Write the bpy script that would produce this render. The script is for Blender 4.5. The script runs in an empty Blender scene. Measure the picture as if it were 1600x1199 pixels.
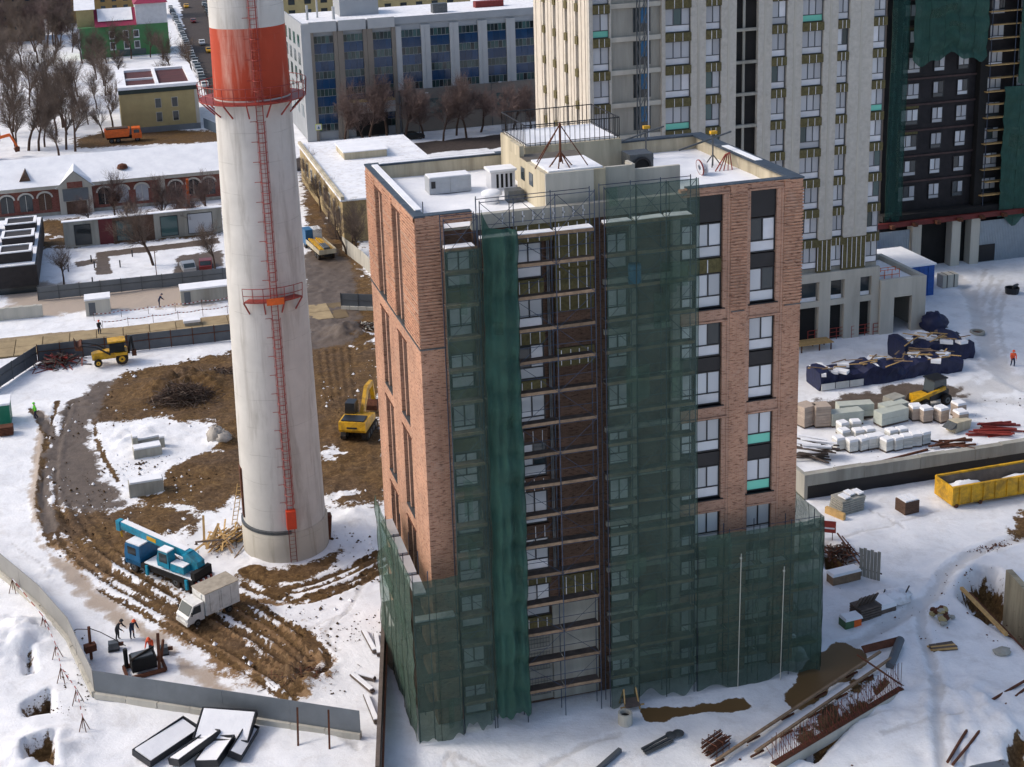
import bpy, bmesh, math, random
import numpy as np
from mathutils import Matrix, Vector, Euler
random.seed(7)
SC = bpy.context.scene
COL = SC.collection
R = math.radians
# ---------------------------------------------------------------- camera
FPX, PPX, PPY = 2149.24, 649.15, 319.92           # focal length and optical centre in photo pixels (1600 x 1199)
YAW, PITCH, ROLL = 0.21541, 0.24853, -0.04747
CAM = np.array([-16.218, -74.563, 53.379])
def _axes():
    f = np.array([math.sin(YAW)*math.cos(PITCH), math.cos(YAW)*math.cos(PITCH), -math.sin(PITCH)])
    r = np.array([math.cos(YAW), -math.sin(YAW), 0.]); u = np.cross(r, f)
    return r*math.cos(ROLL)+u*math.sin(ROLL), -r*math.sin(ROLL)+u*math.cos(ROLL), f
AR, AU, AF = _axes()
cd = bpy.data.cameras.new('camera'); cam = bpy.data.objects.new('camera', cd); COL.objects.link(cam)
cd.sensor_width = 36.0; cd.lens = FPX/1600*36; cd.shift_x = (800-PPX)/1600; cd.shift_y = (PPY-599.5)/1600
cd.clip_start = 0.5; cd.clip_end = 6000
m = Matrix.Identity(4)
for i in range(3):
    m[i][0], m[i][1], m[i][2], m[i][3] = AR[i], AU[i], -AF[i], CAM[i]
cam.matrix_world = m
SC.camera = cam
# ---------------------------------------------------------------- light
SUN_DIR = Vector((-0.93, 0.34, 0)).normalized()    # towards the sun, on plan
SUN_EL = R(40)
SKY_STRENGTH, SUN_STRENGTH, EXPOSURE = 0.15, 1.1, 0.4
w = bpy.data.worlds.new('World'); SC.world = w; w.use_nodes = True
nt = w.node_tree; bg = nt.nodes['Background']
sky = nt.nodes.new('ShaderNodeTexSky'); sky.sky_type = 'NISHITA'; sky.sun_disc = False
sky.sun_elevation = SUN_EL; sky.sun_rotation = math.atan2(SUN_DIR.x, SUN_DIR.y)
sky.air_density = 1.0; sky.dust_density = 3.5; sky.ozone_density = 1.0
nt.links.new(sky.outputs[0], bg.inputs[0]); bg.inputs[1].default_value = SKY_STRENGTH
sd = bpy.data.lights.new('sun', 'SUN'); sd.energy = SUN_STRENGTH; sd.angle = R(12); sd.color = (1.0, 0.95, 0.89)
so = bpy.data.objects.new('sun', sd); COL.objects.link(so)
tosun = Vector((SUN_DIR.x*math.cos(SUN_EL), SUN_DIR.y*math.cos(SUN_EL), math.sin(SUN_EL)))
so.rotation_euler = tosun.to_track_quat('Z', 'Y').to_euler(); so.location = (0, 0, 90)
vs = SC.view_settings; vs.view_transform = 'Standard'; vs.look = 'None'; vs.exposure = EXPOSURE; vs.gamma = 1
SC.render.engine = 'CYCLES'
SC.cycles.transparent_max_bounces = 24
# ---------------------------------------------------------------- pixel -> place
def _ray(u, v): return AF + AR*(u-PPX)/FPX - AU*(v-PPY)/FPX
def G(u, v, z=0.):
    d = _ray(u, v); t = (z-CAM[2])/d[2]; q = CAM+t*d; return Vector((q[0], q[1], z))
def FY(u, v, y):
    d = _ray(u, v); t = (y-CAM[1])/d[1]; q = CAM+t*d; return Vector((q[0], y, q[2]))
def FX(u, v, x):
    d = _ray(u, v); t = (x-CAM[0])/d[0]; q = CAM+t*d; return Vector((x, q[1], q[2]))
# ---------------------------------------------------------------- mesh builder
class MB:
    def __init__(s): s.v = []; s.f = []; s.mi = []; s.m = 0
    def add(s, vs, fs):
        b = len(s.v); s.v.extend([tuple(p) for p in vs])
        for f in fs: s.f.append(tuple(b+i for i in f)); s.mi.append(s.m)
        return s
    def box(s, x0, x1, y0, y1, z0, z1):
        return s.add([(x0,y0,z0),(x1,y0,z0),(x1,y1,z0),(x0,y1,z0),(x0,y0,z1),(x1,y0,z1),(x1,y1,z1),(x0,y1,z1)],
                     [(0,3,2,1),(4,5,6,7),(0,1,5,4),(1,2,6,5),(2,3,7,6),(3,0,4,7)])
    def obox(s, c, size, rz=0, rx=0, ry=0, taper=1.0):
        M = Euler((rx, ry, rz)).to_matrix(); hx, hy, hz = size[0]/2, size[1]/2, size[2]/2; c = Vector(c); t = taper
        P = [(-hx,-hy,-hz),(hx,-hy,-hz),(hx,hy,-hz),(-hx,hy,-hz),(-hx*t,-hy*t,hz),(hx*t,-hy*t,hz),(hx*t,hy*t,hz),(-hx*t,hy*t,hz)]
        return s.add([c+M@Vector(p) for p in P], [(0,3,2,1),(4,5,6,7),(0,1,5,4),(1,2,6,5),(2,3,7,6),(3,0,4,7)])
    def bar(s, p0, p1, w, h=None):
        h = h or w; p0 = Vector(p0); p1 = Vector(p1); d = (p1-p0).normalized()
        up = Vector((0,0,1)) if abs(d.z) < .95 else Vector((0,1,0))
        a = d.cross(up).normalized()*w/2; b = a.cross(d).normalized()*h/2
        P = [p0-a-b, p0+a-b, p0+a+b, p0-a+b, p1-a-b, p1+a-b, p1+a+b, p1-a+b]
        return s.add(P, [(0,3,2,1),(4,5,6,7),(0,1,5,4),(1,2,6,5),(2,3,7,6),(3,0,4,7)])
    def tube(s, p0, p1, r0, r1=None, n=6, cap=True):
        r1 = r0 if r1 is None else r1; p0 = Vector(p0); p1 = Vector(p1); d = (p1-p0)
        if d.length < 1e-6: return s
        d.normalize(); up = Vector((0,0,1)) if abs(d.z) < .95 else Vector((1,0,0))
        a = d.cross(up).normalized(); b = d.cross(a)
        P = []
        for q, r in ((p0, r0), (p1, r1)):
            for k in range(n):
                t = 2*math.pi*k/n; P.append(q+a*math.cos(t)*r+b*math.sin(t)*r)
        F = [(k, n+k, n+(k+1) % n, (k+1) % n) for k in range(n)]
        if cap: F += [tuple(range(n)), tuple(range(2*n-1, n-1, -1))]
        return s.add(P, F)
    def path(s, pts, r, n=5):
        for a, b in zip(pts[:-1], pts[1:]): s.tube(a, b, r, r, n)
        return s
    def prism(s, poly, z0, z1):
        n = len(poly); ar = sum(poly[i][0]*poly[(i+1) % n][1]-poly[(i+1) % n][0]*poly[i][1] for i in range(n))
        if ar < 0: poly = poly[::-1]
        P = [(x, y, z0) for x, y in poly]+[(x, y, z1) for x, y in poly]
        return s.add(P, [tuple(range(n-1, -1, -1)), tuple(range(n, 2*n))]+[(i, (i+1) % n, n+(i+1) % n, n+i) for i in range(n)])
    def prof(s, poly, y0, y1):            # a profile in x,z pushed along y
        n = len(poly); ar = sum(poly[i][0]*poly[(i+1) % n][1]-poly[(i+1) % n][0]*poly[i][1] for i in range(n))
        if ar < 0: poly = poly[::-1]
        P = [(x, y0, z) for x, z in poly]+[(x, y1, z) for x, z in poly]
        return s.add(P, [tuple(range(n)), tuple(range(2*n-1, n-1, -1))]+[(i, n+i, n+(i+1) % n, (i+1) % n) for i in range(n)])
    def lathe(s, prof, n=32, c=(0,0,0), a0=0, a1=2*math.pi):
        full = abs(a1-a0-2*math.pi) < 1e-6; k = n if full else n+1; P = []
        for r, z in prof:
            for i in range(k):
                t = a0+(a1-a0)*i/n; P.append((c[0]+r*math.cos(t), c[1]+r*math.sin(t), c[2]+z))
        F = []
        for j in range(len(prof)-1):
            for i in range(n):
                i2 = (i+1) % k; F.append((j*k+i, j*k+i2, (j+1)*k+i2, (j+1)*k+i))
        return s.add(P, F)
    def wheel(s, c, r, wdt, ax=(0,1,0), n=14):
        c = Vector(c); a = Vector(ax).normalized()
        return s.tube(c-a*wdt/2, c-a*wdt*.38, r*.9, r, n).tube(c-a*wdt*.38, c+a*wdt*.38, r, r, n, False).tube(c+a*wdt*.38, c+a*wdt/2, r, r*.9, n)
    def mesh(s, name, mat):
        me = bpy.data.meshes.new(name); me.from_pydata(s.v, [], s.f)
        mats = mat if isinstance(mat, (list, tuple)) else [mat]
        for x in mats: me.materials.append(x)
        if len(mats) > 1: me.polygons.foreach_set('material_index', s.mi)
        me.validate(); return me
    def build(s, name, mat, parent=None, smooth=False, loc=None, rz=0):
        me = s.mesh(name, mat)
        if smooth: me.polygons.foreach_set('use_smooth', [True]*len(me.polygons))
        return place(name, me, parent, loc, rz)
def place(name, me, parent=None, loc=None, rz=0):
    o = bpy.data.objects.new(name, me); COL.objects.link(o)
    if parent: o.parent = parent
    if loc is not None: o.location = loc
    if rz: o.rotation_euler.z = rz
    return o
def tag(o, label, cat, group=None):
    o['label'] = label; o['category'] = cat
    if group: o['group'] = group
    return o
def thing(name, label, cat, loc=(0,0,0), rz=0, group=None):
    o = bpy.data.objects.new(name, None); COL.objects.link(o); o.location = loc; o.rotation_euler.z = rz; o.empty_display_size = .3
    return tag(o, label, cat, group)
def dup(src, loc=None, rz=None, label=None, parent=None, sc=None):
    c = src.copy(); COL.objects.link(c)
    if parent: c.parent = parent
    if loc is not None: c.location = loc
    if rz is not None: c.rotation_euler.z = rz
    if sc is not None: c.scale = sc if isinstance(sc, (tuple, list)) else (sc, sc, sc)
    if label: c['label'] = label
    for ch in list(src.children): dup(ch, parent=c)
    return c
def single(name, mb, mat, label, cat, loc=(0,0,0), rz=0, group=None, smooth=False):
    return tag(mb.build(name, mat, None, smooth, loc, rz), label, cat, group)
def struct(name, mb, mat, loc=None):
    o = mb.build(name, mat, None, False, loc); o['kind'] = 'structure'; return o
# ---------------------------------------------------------------- materials
def lin(c):
    if isinstance(c, str):
        c = [int(c[i:i+2], 16)/255 for i in (0, 2, 4)]
        c = [x/12.92 if x <= .04045 else ((x+.055)/1.055)**2.4 for x in c]
    return (c[0], c[1], c[2], 1)
MATS = {}
class NT:
    def __init__(s, name):
        s.m = bpy.data.materials.new(name); s.m.use_nodes = True; s.t = s.m.node_tree; s.b = s.t.nodes['Principled BSDF']; s.out = s.t.nodes['Material Output']
    def n(s, ty, **kw):
        x = s.t.nodes.new('ShaderNode'+ty)
        for k, v in kw.items():
            if k[0] == 'i' and k[1:].isdigit(): x.inputs[int(k[1:])].default_value = v
            else: setattr(x, k, v)
        return x
    def l(s, a, b): s.t.links.new(a, b)
    def noise(s, scale, detail=4, rough=.6, vec=None, dist=0):
        x = s.n('TexNoise'); x.inputs['Scale'].default_value = scale; x.inputs['Detail'].default_value = detail; x.inputs['Roughness'].default_value = rough; x.inputs['Distortion'].default_value = dist
        if vec: s.l(vec, x.inputs['Vector'])
        return x.outputs['Fac']
    def ramp(s, fac, *stops):
        x = s.n('ValToRGB'); e = x.color_ramp.elements
        while len(e) < len(stops): e.new(.5)
        for k, (p, c) in enumerate(stops):
            e[k].position = p; e[k].color = c if len(c) == 4 else (*c, 1)
        s.l(fac, x.inputs[0]); return x.outputs[0]
    def mix(s, fac, a, b, mode='MIX'):
        x = s.n('Mix', data_type='RGBA', blend_type=mode)
        for sock, val in ((x.inputs[0], fac), (x.inputs[6], a), (x.inputs[7], b)):
            if hasattr(val, 'links') or hasattr(val, 'is_linked'): s.l(val, sock)
            else: sock.default_value = val
        return x.outputs[2]
    def math(s, op, a, b=0.5, clamp=False):
        x = s.n('Math', operation=op, use_clamp=clamp)
        for sock, val in ((x.inputs[0], a), (x.inputs[1], b)):
            if hasattr(val, 'is_linked'): s.l(val, sock)
            else: sock.default_value = val
        return x.outputs[0]
    def bump(s, h, strength=.3, dist=.05):
        x = s.n('Bump'); x.inputs['Strength'].default_value = strength; x.inputs['Distance'].default_value = dist
        s.l(h, x.inputs['Height']); s.l(x.outputs[0], s.b.inputs['Normal'])
def pm(name, col, rough=.75, var=.25, scale=1.5, metal=0, bump=0, bscale=None, rnd=.0, dirt=None, dirt_amt=.4, spec=.4, streak=False):
    """painted or raw surface with uneven tone, optional dirt of its own colour"""
    N = NT(name); c = lin(col); tc = N.n('TexCoord'); ob = tc.outputs['Object']
    vec = ob
    if streak:
        mp = N.n('Mapping'); mp.inputs['Scale'].default_value = (1, 1, .12); N.l(ob, mp.inputs['Vector']); vec = mp.outputs[0]
    nz = N.noise(scale, 5, .62, vec)
    lo = tuple(x*(1-var) for x in c[:3])+(1,); hi = tuple(min(1, x*(1+var*.8)) for x in c[:3])+(1,)
    colr = N.ramp(nz, (.3, lo), (.7, hi))
    if dirt:
        nd = N.noise(scale*.55, 6, .7, vec, .6)
        colr = N.mix(N.ramp(nd, (.62-dirt_amt*.3, (0,0,0)), (.72-dirt_amt*.1, (dirt_amt,)*3)), colr, lin(dirt))
    if rnd:
        oi = N.n('ObjectInfo'); k = N.math('MULTIPLY_ADD', oi.outputs['Random'], rnd*2); k.node.inputs[2].default_value = 1-rnd
        vv = N.n('HueSaturation'); N.l(k, vv.inputs['Value']); N.l(colr, vv.inputs['Color']); colr = vv.outputs[0]
    N.l(colr, N.b.inputs['Base Color']); N.b.inputs['Roughness'].default_value = rough; N.b.inputs['Metallic'].default_value = metal
    N.b.inputs['Specular IOR Level'].default_value = spec
    if bump: N.bump(N.noise(bscale or scale*6, 4, .6, ob), bump, .04)
    MATS[name] = N.m; return N.m
def snow_mat(name, dirt=0.0):
    N = NT(name); tc = N.n('TexCoord'); ob = tc.outputs['Object']
    nz = N.noise(.5, 6, .6, ob)
    c = N.ramp(nz, (.3, (.72,.73,.76)), (.65, (.84,.845,.86)))
    if dirt: c = N.mix(N.ramp(N.noise(1.3, 7, .7, ob), (.5, (0,0,0)), (.75, (dirt,)*3)), c, (.33,.28,.23,1))
    N.l(c, N.b.inputs['Base Color']); N.b.inputs['Roughness'].default_value = .8; N.b.inputs['Specular IOR Level'].default_value = .2
    N.bump(N.noise(2.2, 8, .65, ob), .35, .12); MATS[name] = N.m; return N.m
SNOW = snow_mat('snow'); SNOWD = snow_mat('dirty_snow', .6)
def brick_mat(name, c1, c2, dark, mortar, big=.35):
    N = NT(name); tc = N.n('TexCoord'); sp = N.n('SeparateXYZ'); N.l(tc.outputs['Object'], sp.inputs[0])
    u = N.math('ADD', sp.outputs[0], sp.outputs[1]); cb = N.n('CombineXYZ'); N.l(u, cb.inputs[0]); N.l(sp.outputs[2], cb.inputs[1])
    br = N.n('TexBrick'); br.inputs['Scale'].default_value = 1; br.inputs['Brick Width'].default_value = .26; br.inputs['Row Height'].default_value = .085
    br.inputs['Mortar Size'].default_value = .008; br.inputs['Color1'].default_value = lin(c1); br.inputs['Color2'].default_value = lin(c2); br.inputs['Mortar'].default_value = lin(mortar)
    N.l(cb.outputs[0], br.inputs['Vector'])
    mp = N.n('Mapping'); mp.inputs['Scale'].default_value = (1.6, 6, 1); N.l(cb.outputs[0], mp.inputs['Vector'])
    dk = N.ramp(N.noise(1.6, 3, .6, mp.outputs[0]), (.54, (0,0,0)), (.64, (.85,)*3))
    c = N.mix(dk, br.outputs['Color'], lin(dark))
    bg_ = N.ramp(N.noise(big, 5, .6, tc.outputs['Object']), (.3, (.76,.75,.75)), (.7, (1.12,1.08,1.05)))
    c = N.mix(1.0, c, bg_, 'MULTIPLY')
    mv = N.n('Mapping'); mv.inputs['Scale'].default_value = (.7, .7, .12); N.l(tc.outputs['Object'], mv.inputs['Vector'])
    c = N.mix(N.ramp(N.noise(1.1, 6, .65, mv.outputs[0], .5), (.52, (0,0,0)), (.75, (.4,.4,.4))), c, lin(dark)); c = N.mix(N.ramp(N.noise(.5, 6, .7, tc.outputs['Object'], .8), (.56, (0,0,0)), (.74, (.35,.35,.35))), c, lin(mortar))
    N.l(c, N.b.inputs['Base Color']); N.b.inputs['Roughness'].default_value = .85; N.b.inputs['Specular IOR Level'].default_value = .2
    N.bump(br.outputs['Fac'], .25, .02); MATS[name] = N.m; return N.m
BRICK = brick_mat('brick', 'bd9176', 'ab7e66', '6a4a3d', 'ae9a8b')
BRICK_T = brick_mat('brick_trim', 'bb927b', 'ac846e', '80604f', 'b09e91')
BRICK_RED = brick_mat('old_red_brick', '8a4f45', '7a423a', '5a302a', '8c7a70')
BRICK_BR = brick_mat('brown_brick', '675043', '594438', '3d2d25', '6a5c52')
CONC = pm('concrete', '9a988f', .9, .22, .9, bump=.2, bscale=9, dirt='6f6a60', dirt_amt=.45, streak=True)
CONC_L = pm('pale_concrete', 'b5b1a6', .9, .16, .7, bump=.15, dirt='8b857a', dirt_amt=.35, streak=True)
CREAM = pm('cream_plaster', 'bfb59d', .9, .18, .8, dirt='7f7562', dirt_amt=.65, streak=True)
BLACK = pm('black_panel', '14151a', .45, .3, 2)
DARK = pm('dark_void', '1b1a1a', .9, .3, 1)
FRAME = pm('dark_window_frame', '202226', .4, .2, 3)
STEEL = pm('dull_steel', '5c6063', .5, .3, 3, metal=.6)
POST = pm('scaffold_steel', '3a4658', .5, .35, 3, metal=.3, rnd=.25, dirt='6b4a38', dirt_amt=.35)
PLANK = pm('plank', '86705a', .85, .3, 2.5, rnd=.25, dirt='5d4b3a', dirt_amt=.5)
PLANK_D = pm('grey_plank', '5b5049', .9, .35, 2, rnd=.2)
RED = pm('red_steel', '8f352c', .5, .3, 2, dirt='5e2019', dirt_amt=.4)
REDD = pm('dark_red_steel', '6f2420', .6, .3, 2, rnd=.2)
RUST = pm('rust', '5a3524', .9, .4, 3, bump=.2)
INSUL = pm('olive_insulation', '5f583a', .95, .35, 5, bump=.3, bscale=14)
WHITEP = pm('white_panel', 'd3d4d8', .4, .1, .9, rnd=.12)
GREYF = pm('grey_sheet', '6d7378', .5, .12, .7, metal=.2)
GREYF2 = pm('dark_grey_sheet', '565b61', .5, .15, .8, metal=.2)
TYRE = pm('tyre', '1d1b1a', .9, .3, 4, dirt='5b4733', dirt_amt=.5)
YEL = pm('machine_yellow', 'd3a01a', .5, .2, 2, dirt='5f4a26', dirt_amt=.65)
BLUE = pm('crane_blue', '1488a6', .4, .15, 2, dirt='3c4a44', dirt_amt=.6)
BLUED = pm('cab_blue', '1a5c86', .4, .2, 2)
WHITEV = pm('vehicle_white', 'd6d6d2', .4, .1, 2, dirt='8d8778', dirt_amt=.4)
ORANGE = pm('machine_orange', 'd5601d', .5, .2, 2)
TAN = pm('tan_cladding', 'a3946a', .8, .14, .4)
WOOD = pm('raw_timber', 'b3925f', .85, .25, 2, rnd=.2)
BARK = pm('bark', '4b3a31', .95, .3, 2)
TWIG = pm('twig', '6a5c52', .95, .3, 2, rnd=.25)
TWIG_R = pm('reddish_twig', '72605a', .95, .3, 2, rnd=.2)
TARP = pm('navy_tarp', '1b2142', .55, .35, 2.5, bump=.5, bscale=4)
TARPB = pm('blue_tarp', '1f4f96', .55, .25, 1.5, bump=.4, bscale=3)
BLOCK = pm('aerated_block', 'c9c9c4', .9, .1, 2, rnd=.12, bump=.15)
def glass_mat(name, col, rough=.08, var=.25, spec=.5):
    N = NT(name); tc = N.n('TexCoord'); oi = N.n('ObjectInfo')
    c = lin(col); a = tuple(x*(1-var) for x in c[:3])+(1,); b = tuple(min(1, x*(1+var)) for x in c[:3])+(1,)
    N.l(N.mix(oi.outputs['Random'], a, b), N.b.inputs['Base Color']); N.b.inputs['Roughness'].default_value = rough; N.b.inputs['Specular IOR Level'].default_value = spec
    N.bump(N.noise(.9, 3, .5, tc.outputs['Object']), .06, .05); MATS[name] = N.m; return N.m
FILM = glass_mat('film_covered_glass', 'bcbfc3', .3, .22)          # panes still wrapped in white film
FILM_G = glass_mat('mint_film_glass', '6fc9b2', .35, .1)
GLASS = glass_mat('dark_glass', '2b3438', .08, .5)
GLASS_B = glass_mat('blue_glass', '153a5c', .1, .25)
GLASS_T = glass_mat('teal_glass', '334a4a', .1, .6)
GREYGL = glass_mat('grey_glass', 'a6a9ae', .2, .12)
def net_mat(name, col, cover, dens=.2):
    N = NT(name); tc = N.n('TexCoord'); ob = tc.outputs['Object']; tr = N.n('BsdfTransparent'); mx = N.n('MixShader')
    c = lin(col); nz = N.noise(.8, 5, .6, ob)
    N.l(N.ramp(nz, (.3, tuple(x*.8 for x in c[:3])), (.7, tuple(x*1.2 for x in c[:3]))), N.b.inputs['Base Color'])
    N.b.inputs['Roughness'].default_value = .7; N.b.inputs['Specular IOR Level'].default_value = .3
    mpn = N.n('Mapping'); mpn.inputs['Scale'].default_value = (2.2, 2.2, .35); N.l(ob, mpn.inputs['Vector']); N.bump(N.noise(1.2, 6, .65, mpn.outputs[0], .7), .9, .25)
    k = N.math('MULTIPLY_ADD', N.noise(.7, 6, .7, ob, .6), dens*2.6, True); k.node.inputs[2].default_value = cover-dens*1.3
    N.l(k, mx.inputs[0]); N.l(tr.outputs[0], mx.inputs[1]); N.l(N.b.outputs[0], mx.inputs[2]); N.l(mx.outputs[0], N.out.inputs['Surface'])
    tr.inputs[0].default_value = (.86, .95, .9, 1); MATS[name] = N.m; return N.m
NET = net_mat('thin_green_net', '44584f', .54, .2)
NET_S = net_mat('dense_green_net', '3f5349', .68, .24)
NET_D = net_mat('folded_green_net', '2b5046', .88, .1)
NET_DK = net_mat('dark_green_net', '123c36', .82, .12)
# ================================================================= ground
_perm = np.random.RandomState(3).rand(256, 256)
def vnoise(X, Y, s):
    x = X/s; y = Y/s; xi = np.floor(x).astype(int); yi = np.floor(y).astype(int); fx = x-xi; fy = y-yi
    fx = fx*fx*(3-2*fx); fy = fy*fy*(3-2*fy); g = lambda a, b: _perm[a % 256, b % 256]
    return (g(xi, yi)*(1-fx)+g(xi+1, yi)*fx)*(1-fy)+(g(xi, yi+1)*(1-fx)+g(xi+1, yi+1)*fx)*fy-.5
def fbm(X, Y, s, o=4):
    r = 0; a = 1
    for k in range(o): r = r+a*vnoise(X+17*k, Y-31*k, s); s /= 2.1; a *= .55
    return r
def seg_dist(X, Y, pts, closed=False):
    d = np.full(X.shape, 1e9); n = len(pts)
    for i in range(n if closed else n-1):
        ax, ay = pts[i]; bx, by = pts[(i+1) % n]; dx, dy = bx-ax, by-ay; L = dx*dx+dy*dy+1e-9
        t = np.clip(((X-ax)*dx+(Y-ay)*dy)/L, 0, 1); d = np.minimum(d, np.hypot(X-ax-t*dx, Y-ay-t*dy))
    return d
def inside(X, Y, pts):
    r = np.zeros(X.shape, bool); n = len(pts)
    for i in range(n):
        ax, ay = pts[i]; bx, by = pts[(i+1) % n]
        if ay == by: continue
        c = ((ay > Y) != (by > Y)) & (X < (bx-ax)*(Y-ay)/(by-ay)+ax); r ^= c
    return r
def sstep(x, a, b): t = np.clip((x-a)/(b-a), 0, 1); return t*t*(3-2*t)
def pg(pix, z=0.): return [tuple(G(u, v, z)[:2]) for u, v in pix]
def smooth_line(pts, k=8):
    P = [np.array(q, float) for q in pts]; out = []
    for i in range(len(P)-1):
        a, b, c, d = P[max(i-1, 0)], P[i], P[i+1], P[min(i+2, len(P)-1)]
        for j in range(k):
            t = j/k; out.append(tuple(.5*((2*b)+(-a+c)*t+(2*a-5*b+4*c-d)*t*t+(-a+3*b-3*c+d)*t**3)))
    out.append(tuple(P[-1])); return out
# channels: 0 mud, 1 wet road, 2 ochre slush, 3 tan slabs | 4 water, 5 trodden path, 6 asphalt, 7 dirty snow
AREAS = [
 (0, [(125,625),(200,580),(300,562),(365,548),(480,545),(480,400),(478,330),(466,250),(520,246),(548,330),(572,420),(600,470),(605,800),(560,792),(520,800),(490,780),(380,775),(330,805),(280,790),(235,790),(205,775),(250,735),(335,700),(352,690),(330,662),(240,652),(160,662),(130,650)], .9),
 (0, [(70,800),(130,795),(205,790),(330,800),(300,830),(215,835),(205,860),(160,850),(110,840),(75,830)], .8),
 (0, [(395,885),(440,890),(520,870),(540,850),(520,885),(470,912),(410,915),(370,900)], .5),
 (1, [(78,700),(100,640),(150,600),(180,590),(150,640),(140,690),(165,745),(198,788),(180,798),(120,802),(86,792),(74,745)], .6),
 (1, [(470,400),(520,380),(552,420),(570,520),(540,545),(480,545)], .8),
 (2, [(80,815),(190,835),(260,905),(330,925),(420,945),(500,985),(525,1035),(500,1075),(440,1088),(390,1070),(300,1010),(240,965),(150,905),(85,860)], 1.0),
 (2, [(490,555),(560,540),(600,560),(600,620),(560,640),(500,620)], .9),
 (3, [(-60,535),(60,522),(200,510),(360,494),(480,482),(480,499),(360,512),(200,535),(60,552),(-60,566)], .15),
 (3, [(490,512),(520,505),(545,520),(555,560),(500,570)], .8),
 (4, [(1218,1078),(1250,1050),(1275,1020),(1310,1008),(1350,1015),(1362,1040),(1325,1060),(1290,1085),(1245,1108),(1220,1100)], .5),
 (4, [(1000,1108),(1080,1102),(1160,1096),(1166,1104),(1090,1118),(1010,1126)], .35),
 (0, [(1240,1165),(1290,1120),(1340,1065),(1375,1055),(1340,1085),(1300,1130),(1250,1172)], .5),
 (0, [(1572,810),(1610,790),(1640,830),(1590,835)], .7),
 (6, [(440,262),(480,242),(620,226),(835,205),(900,198),(900,214),(835,224),(620,246),(480,268)], .8),
 (6, [(270,-60),(335,-60),(345,60),(350,150),(330,170),(318,140),(290,60)], .7),
 (1, [(150,395),(340,372),(345,380),(170,402),(176,428),(150,430)], .2),
 (1, [(118,410),(150,405),(152,412),(118,420)], .2),
 (1, [(275,400),(345,392),(350,418),(270,430)], .4),
 (7, [(55,640),(90,660),(75,760),(70,850),(160,920),(250,990),(370,1080),(340,1085),(220,1000),(120,930),(50,850),(40,760)], .6),
 (0, [(120,215),(200,200),(345,205),(345,222),(200,228),(120,232)], 1.5),
 (0, [(40,348),(345,322),(345,368),(60,390)], 1.6),
 (7, [(0,440),(350,430),(350,480),(0,500)], 2),
]
LINES = [   # channel, width, pixels, depth
 (2, .5, [(88,790),(120,860),(220,935),(330,1000),(420,1055),(470,1085)], .10), (0, .35, [(110,790),(165,860),(260,925),(380,990),(460,1045),(505,1050)], .13),
 (0, .4, [(98,800),(140,868),(240,935),(350,1003),(440,1062)], .12), (2, .5, [(135,800),(200,870),(290,930),(400,985),(480,1020),(520,1030)], .10),
 (0, .3, [(370,935),(430,965),(490,1000),(515,1035),(490,1062)], .1), (2, .45, [(375,955),(440,990),(490,1030),(470,1065)], .1),
 (0, .35, [(385,895),(450,918),(530,895),(605,858)], .1), (0, .3, [(380,915),(455,938),(540,912),(608,876)], .1), (2, .3, [(400,940),(480,940),(560,912),(605,890)], .06),
 (1, .5, [(60,650),(85,690),(70,770),(80,830)], .1), (0, .35, [(50,640),(75,690),(62,780),(80,850)], .1),
 (0, .25, [(145,650),(155,700),(185,750)], .05),
 (5, .55, [(1325,1012),(1390,975),(1450,935),(1485,890),(1530,862),(1610,838)], .12), (5, .4, [(1475,1210),(1465,1130),(1462,1060),(1440,980),(1445,945)], .12),
 (5, .3, [(850,1199),(910,1165),(965,1148)], .06),
]
for k in (-7, -4, -1, 2, 5, 8, 11):
    base = [(104,630),(84,700),(82,780),(110,835),(170,885),(260,935),(350,985),(430,1035),(470,1075)]
    LINES.append(((0, 2, 0)[k % 3], .24, [(u+k*7*(.5 if i < 3 else .3), v-k*7*(.0 if i < 3 else .75)) for i, (u, v) in enumerate(base)][(0 if k in (-4, 2) else 4):], .14))
for k in range(4): LINES.append((0, .22, [(392+10*k, 900+9*k), (450+6*k, 918+8*k), (530+4*k, 893+9*k), (606, 856+10*k)], .08))
for k in range(5): LINES.append((2, .25, [(500+12*k, 545), (512+12*k, 620+10*k), (540+8*k, 720), (520+9*k, 785)], .1))
rl = random.Random(8)
for k in range(16):     # single tracks and footprints over the snow
    u, v = rl.choice([(1320, 860), (1400, 900), (1480, 1000), (1380, 1150), (1540, 1100), (900, 1150), (700, 1180), (540, 960), (30, 760), (20, 850), (1350, 830), (1500, 1180), (1420, 830), (480, 1120), (120, 690), (1290, 1150)]); a = rl.uniform(0, 6.28); pts = []
    for i in range(5): pts.append((u, v)); a += rl.uniform(-.5, .5); u += 34*math.cos(a); v += 16*math.sin(a)
    LINES.append((5, .13+.1*rl.random(), pts, .07))
LINES_P = [(5, .3, [(1540+12*k, 420+9*k), (1520+14*k, 500), (1560+6*k, 600)], .05) for k in range(4)]+[(5, .9, [(1492,432),(1525,480),(1545,545),(1575,590),(1610,610)], .1), (5, .5, [(1480,520),(1540,575),(1600,612)], .06),
 (1, 1.5, [(1290,635),(1350,622),(1420,612),(1480,612)], .05), (5, 1.6, [(1480,612),(1540,606),(1610,598)], .05), (5, .8, [(1350,650),(1440,630),(1530,625),(1610,628)], .03)]
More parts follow.
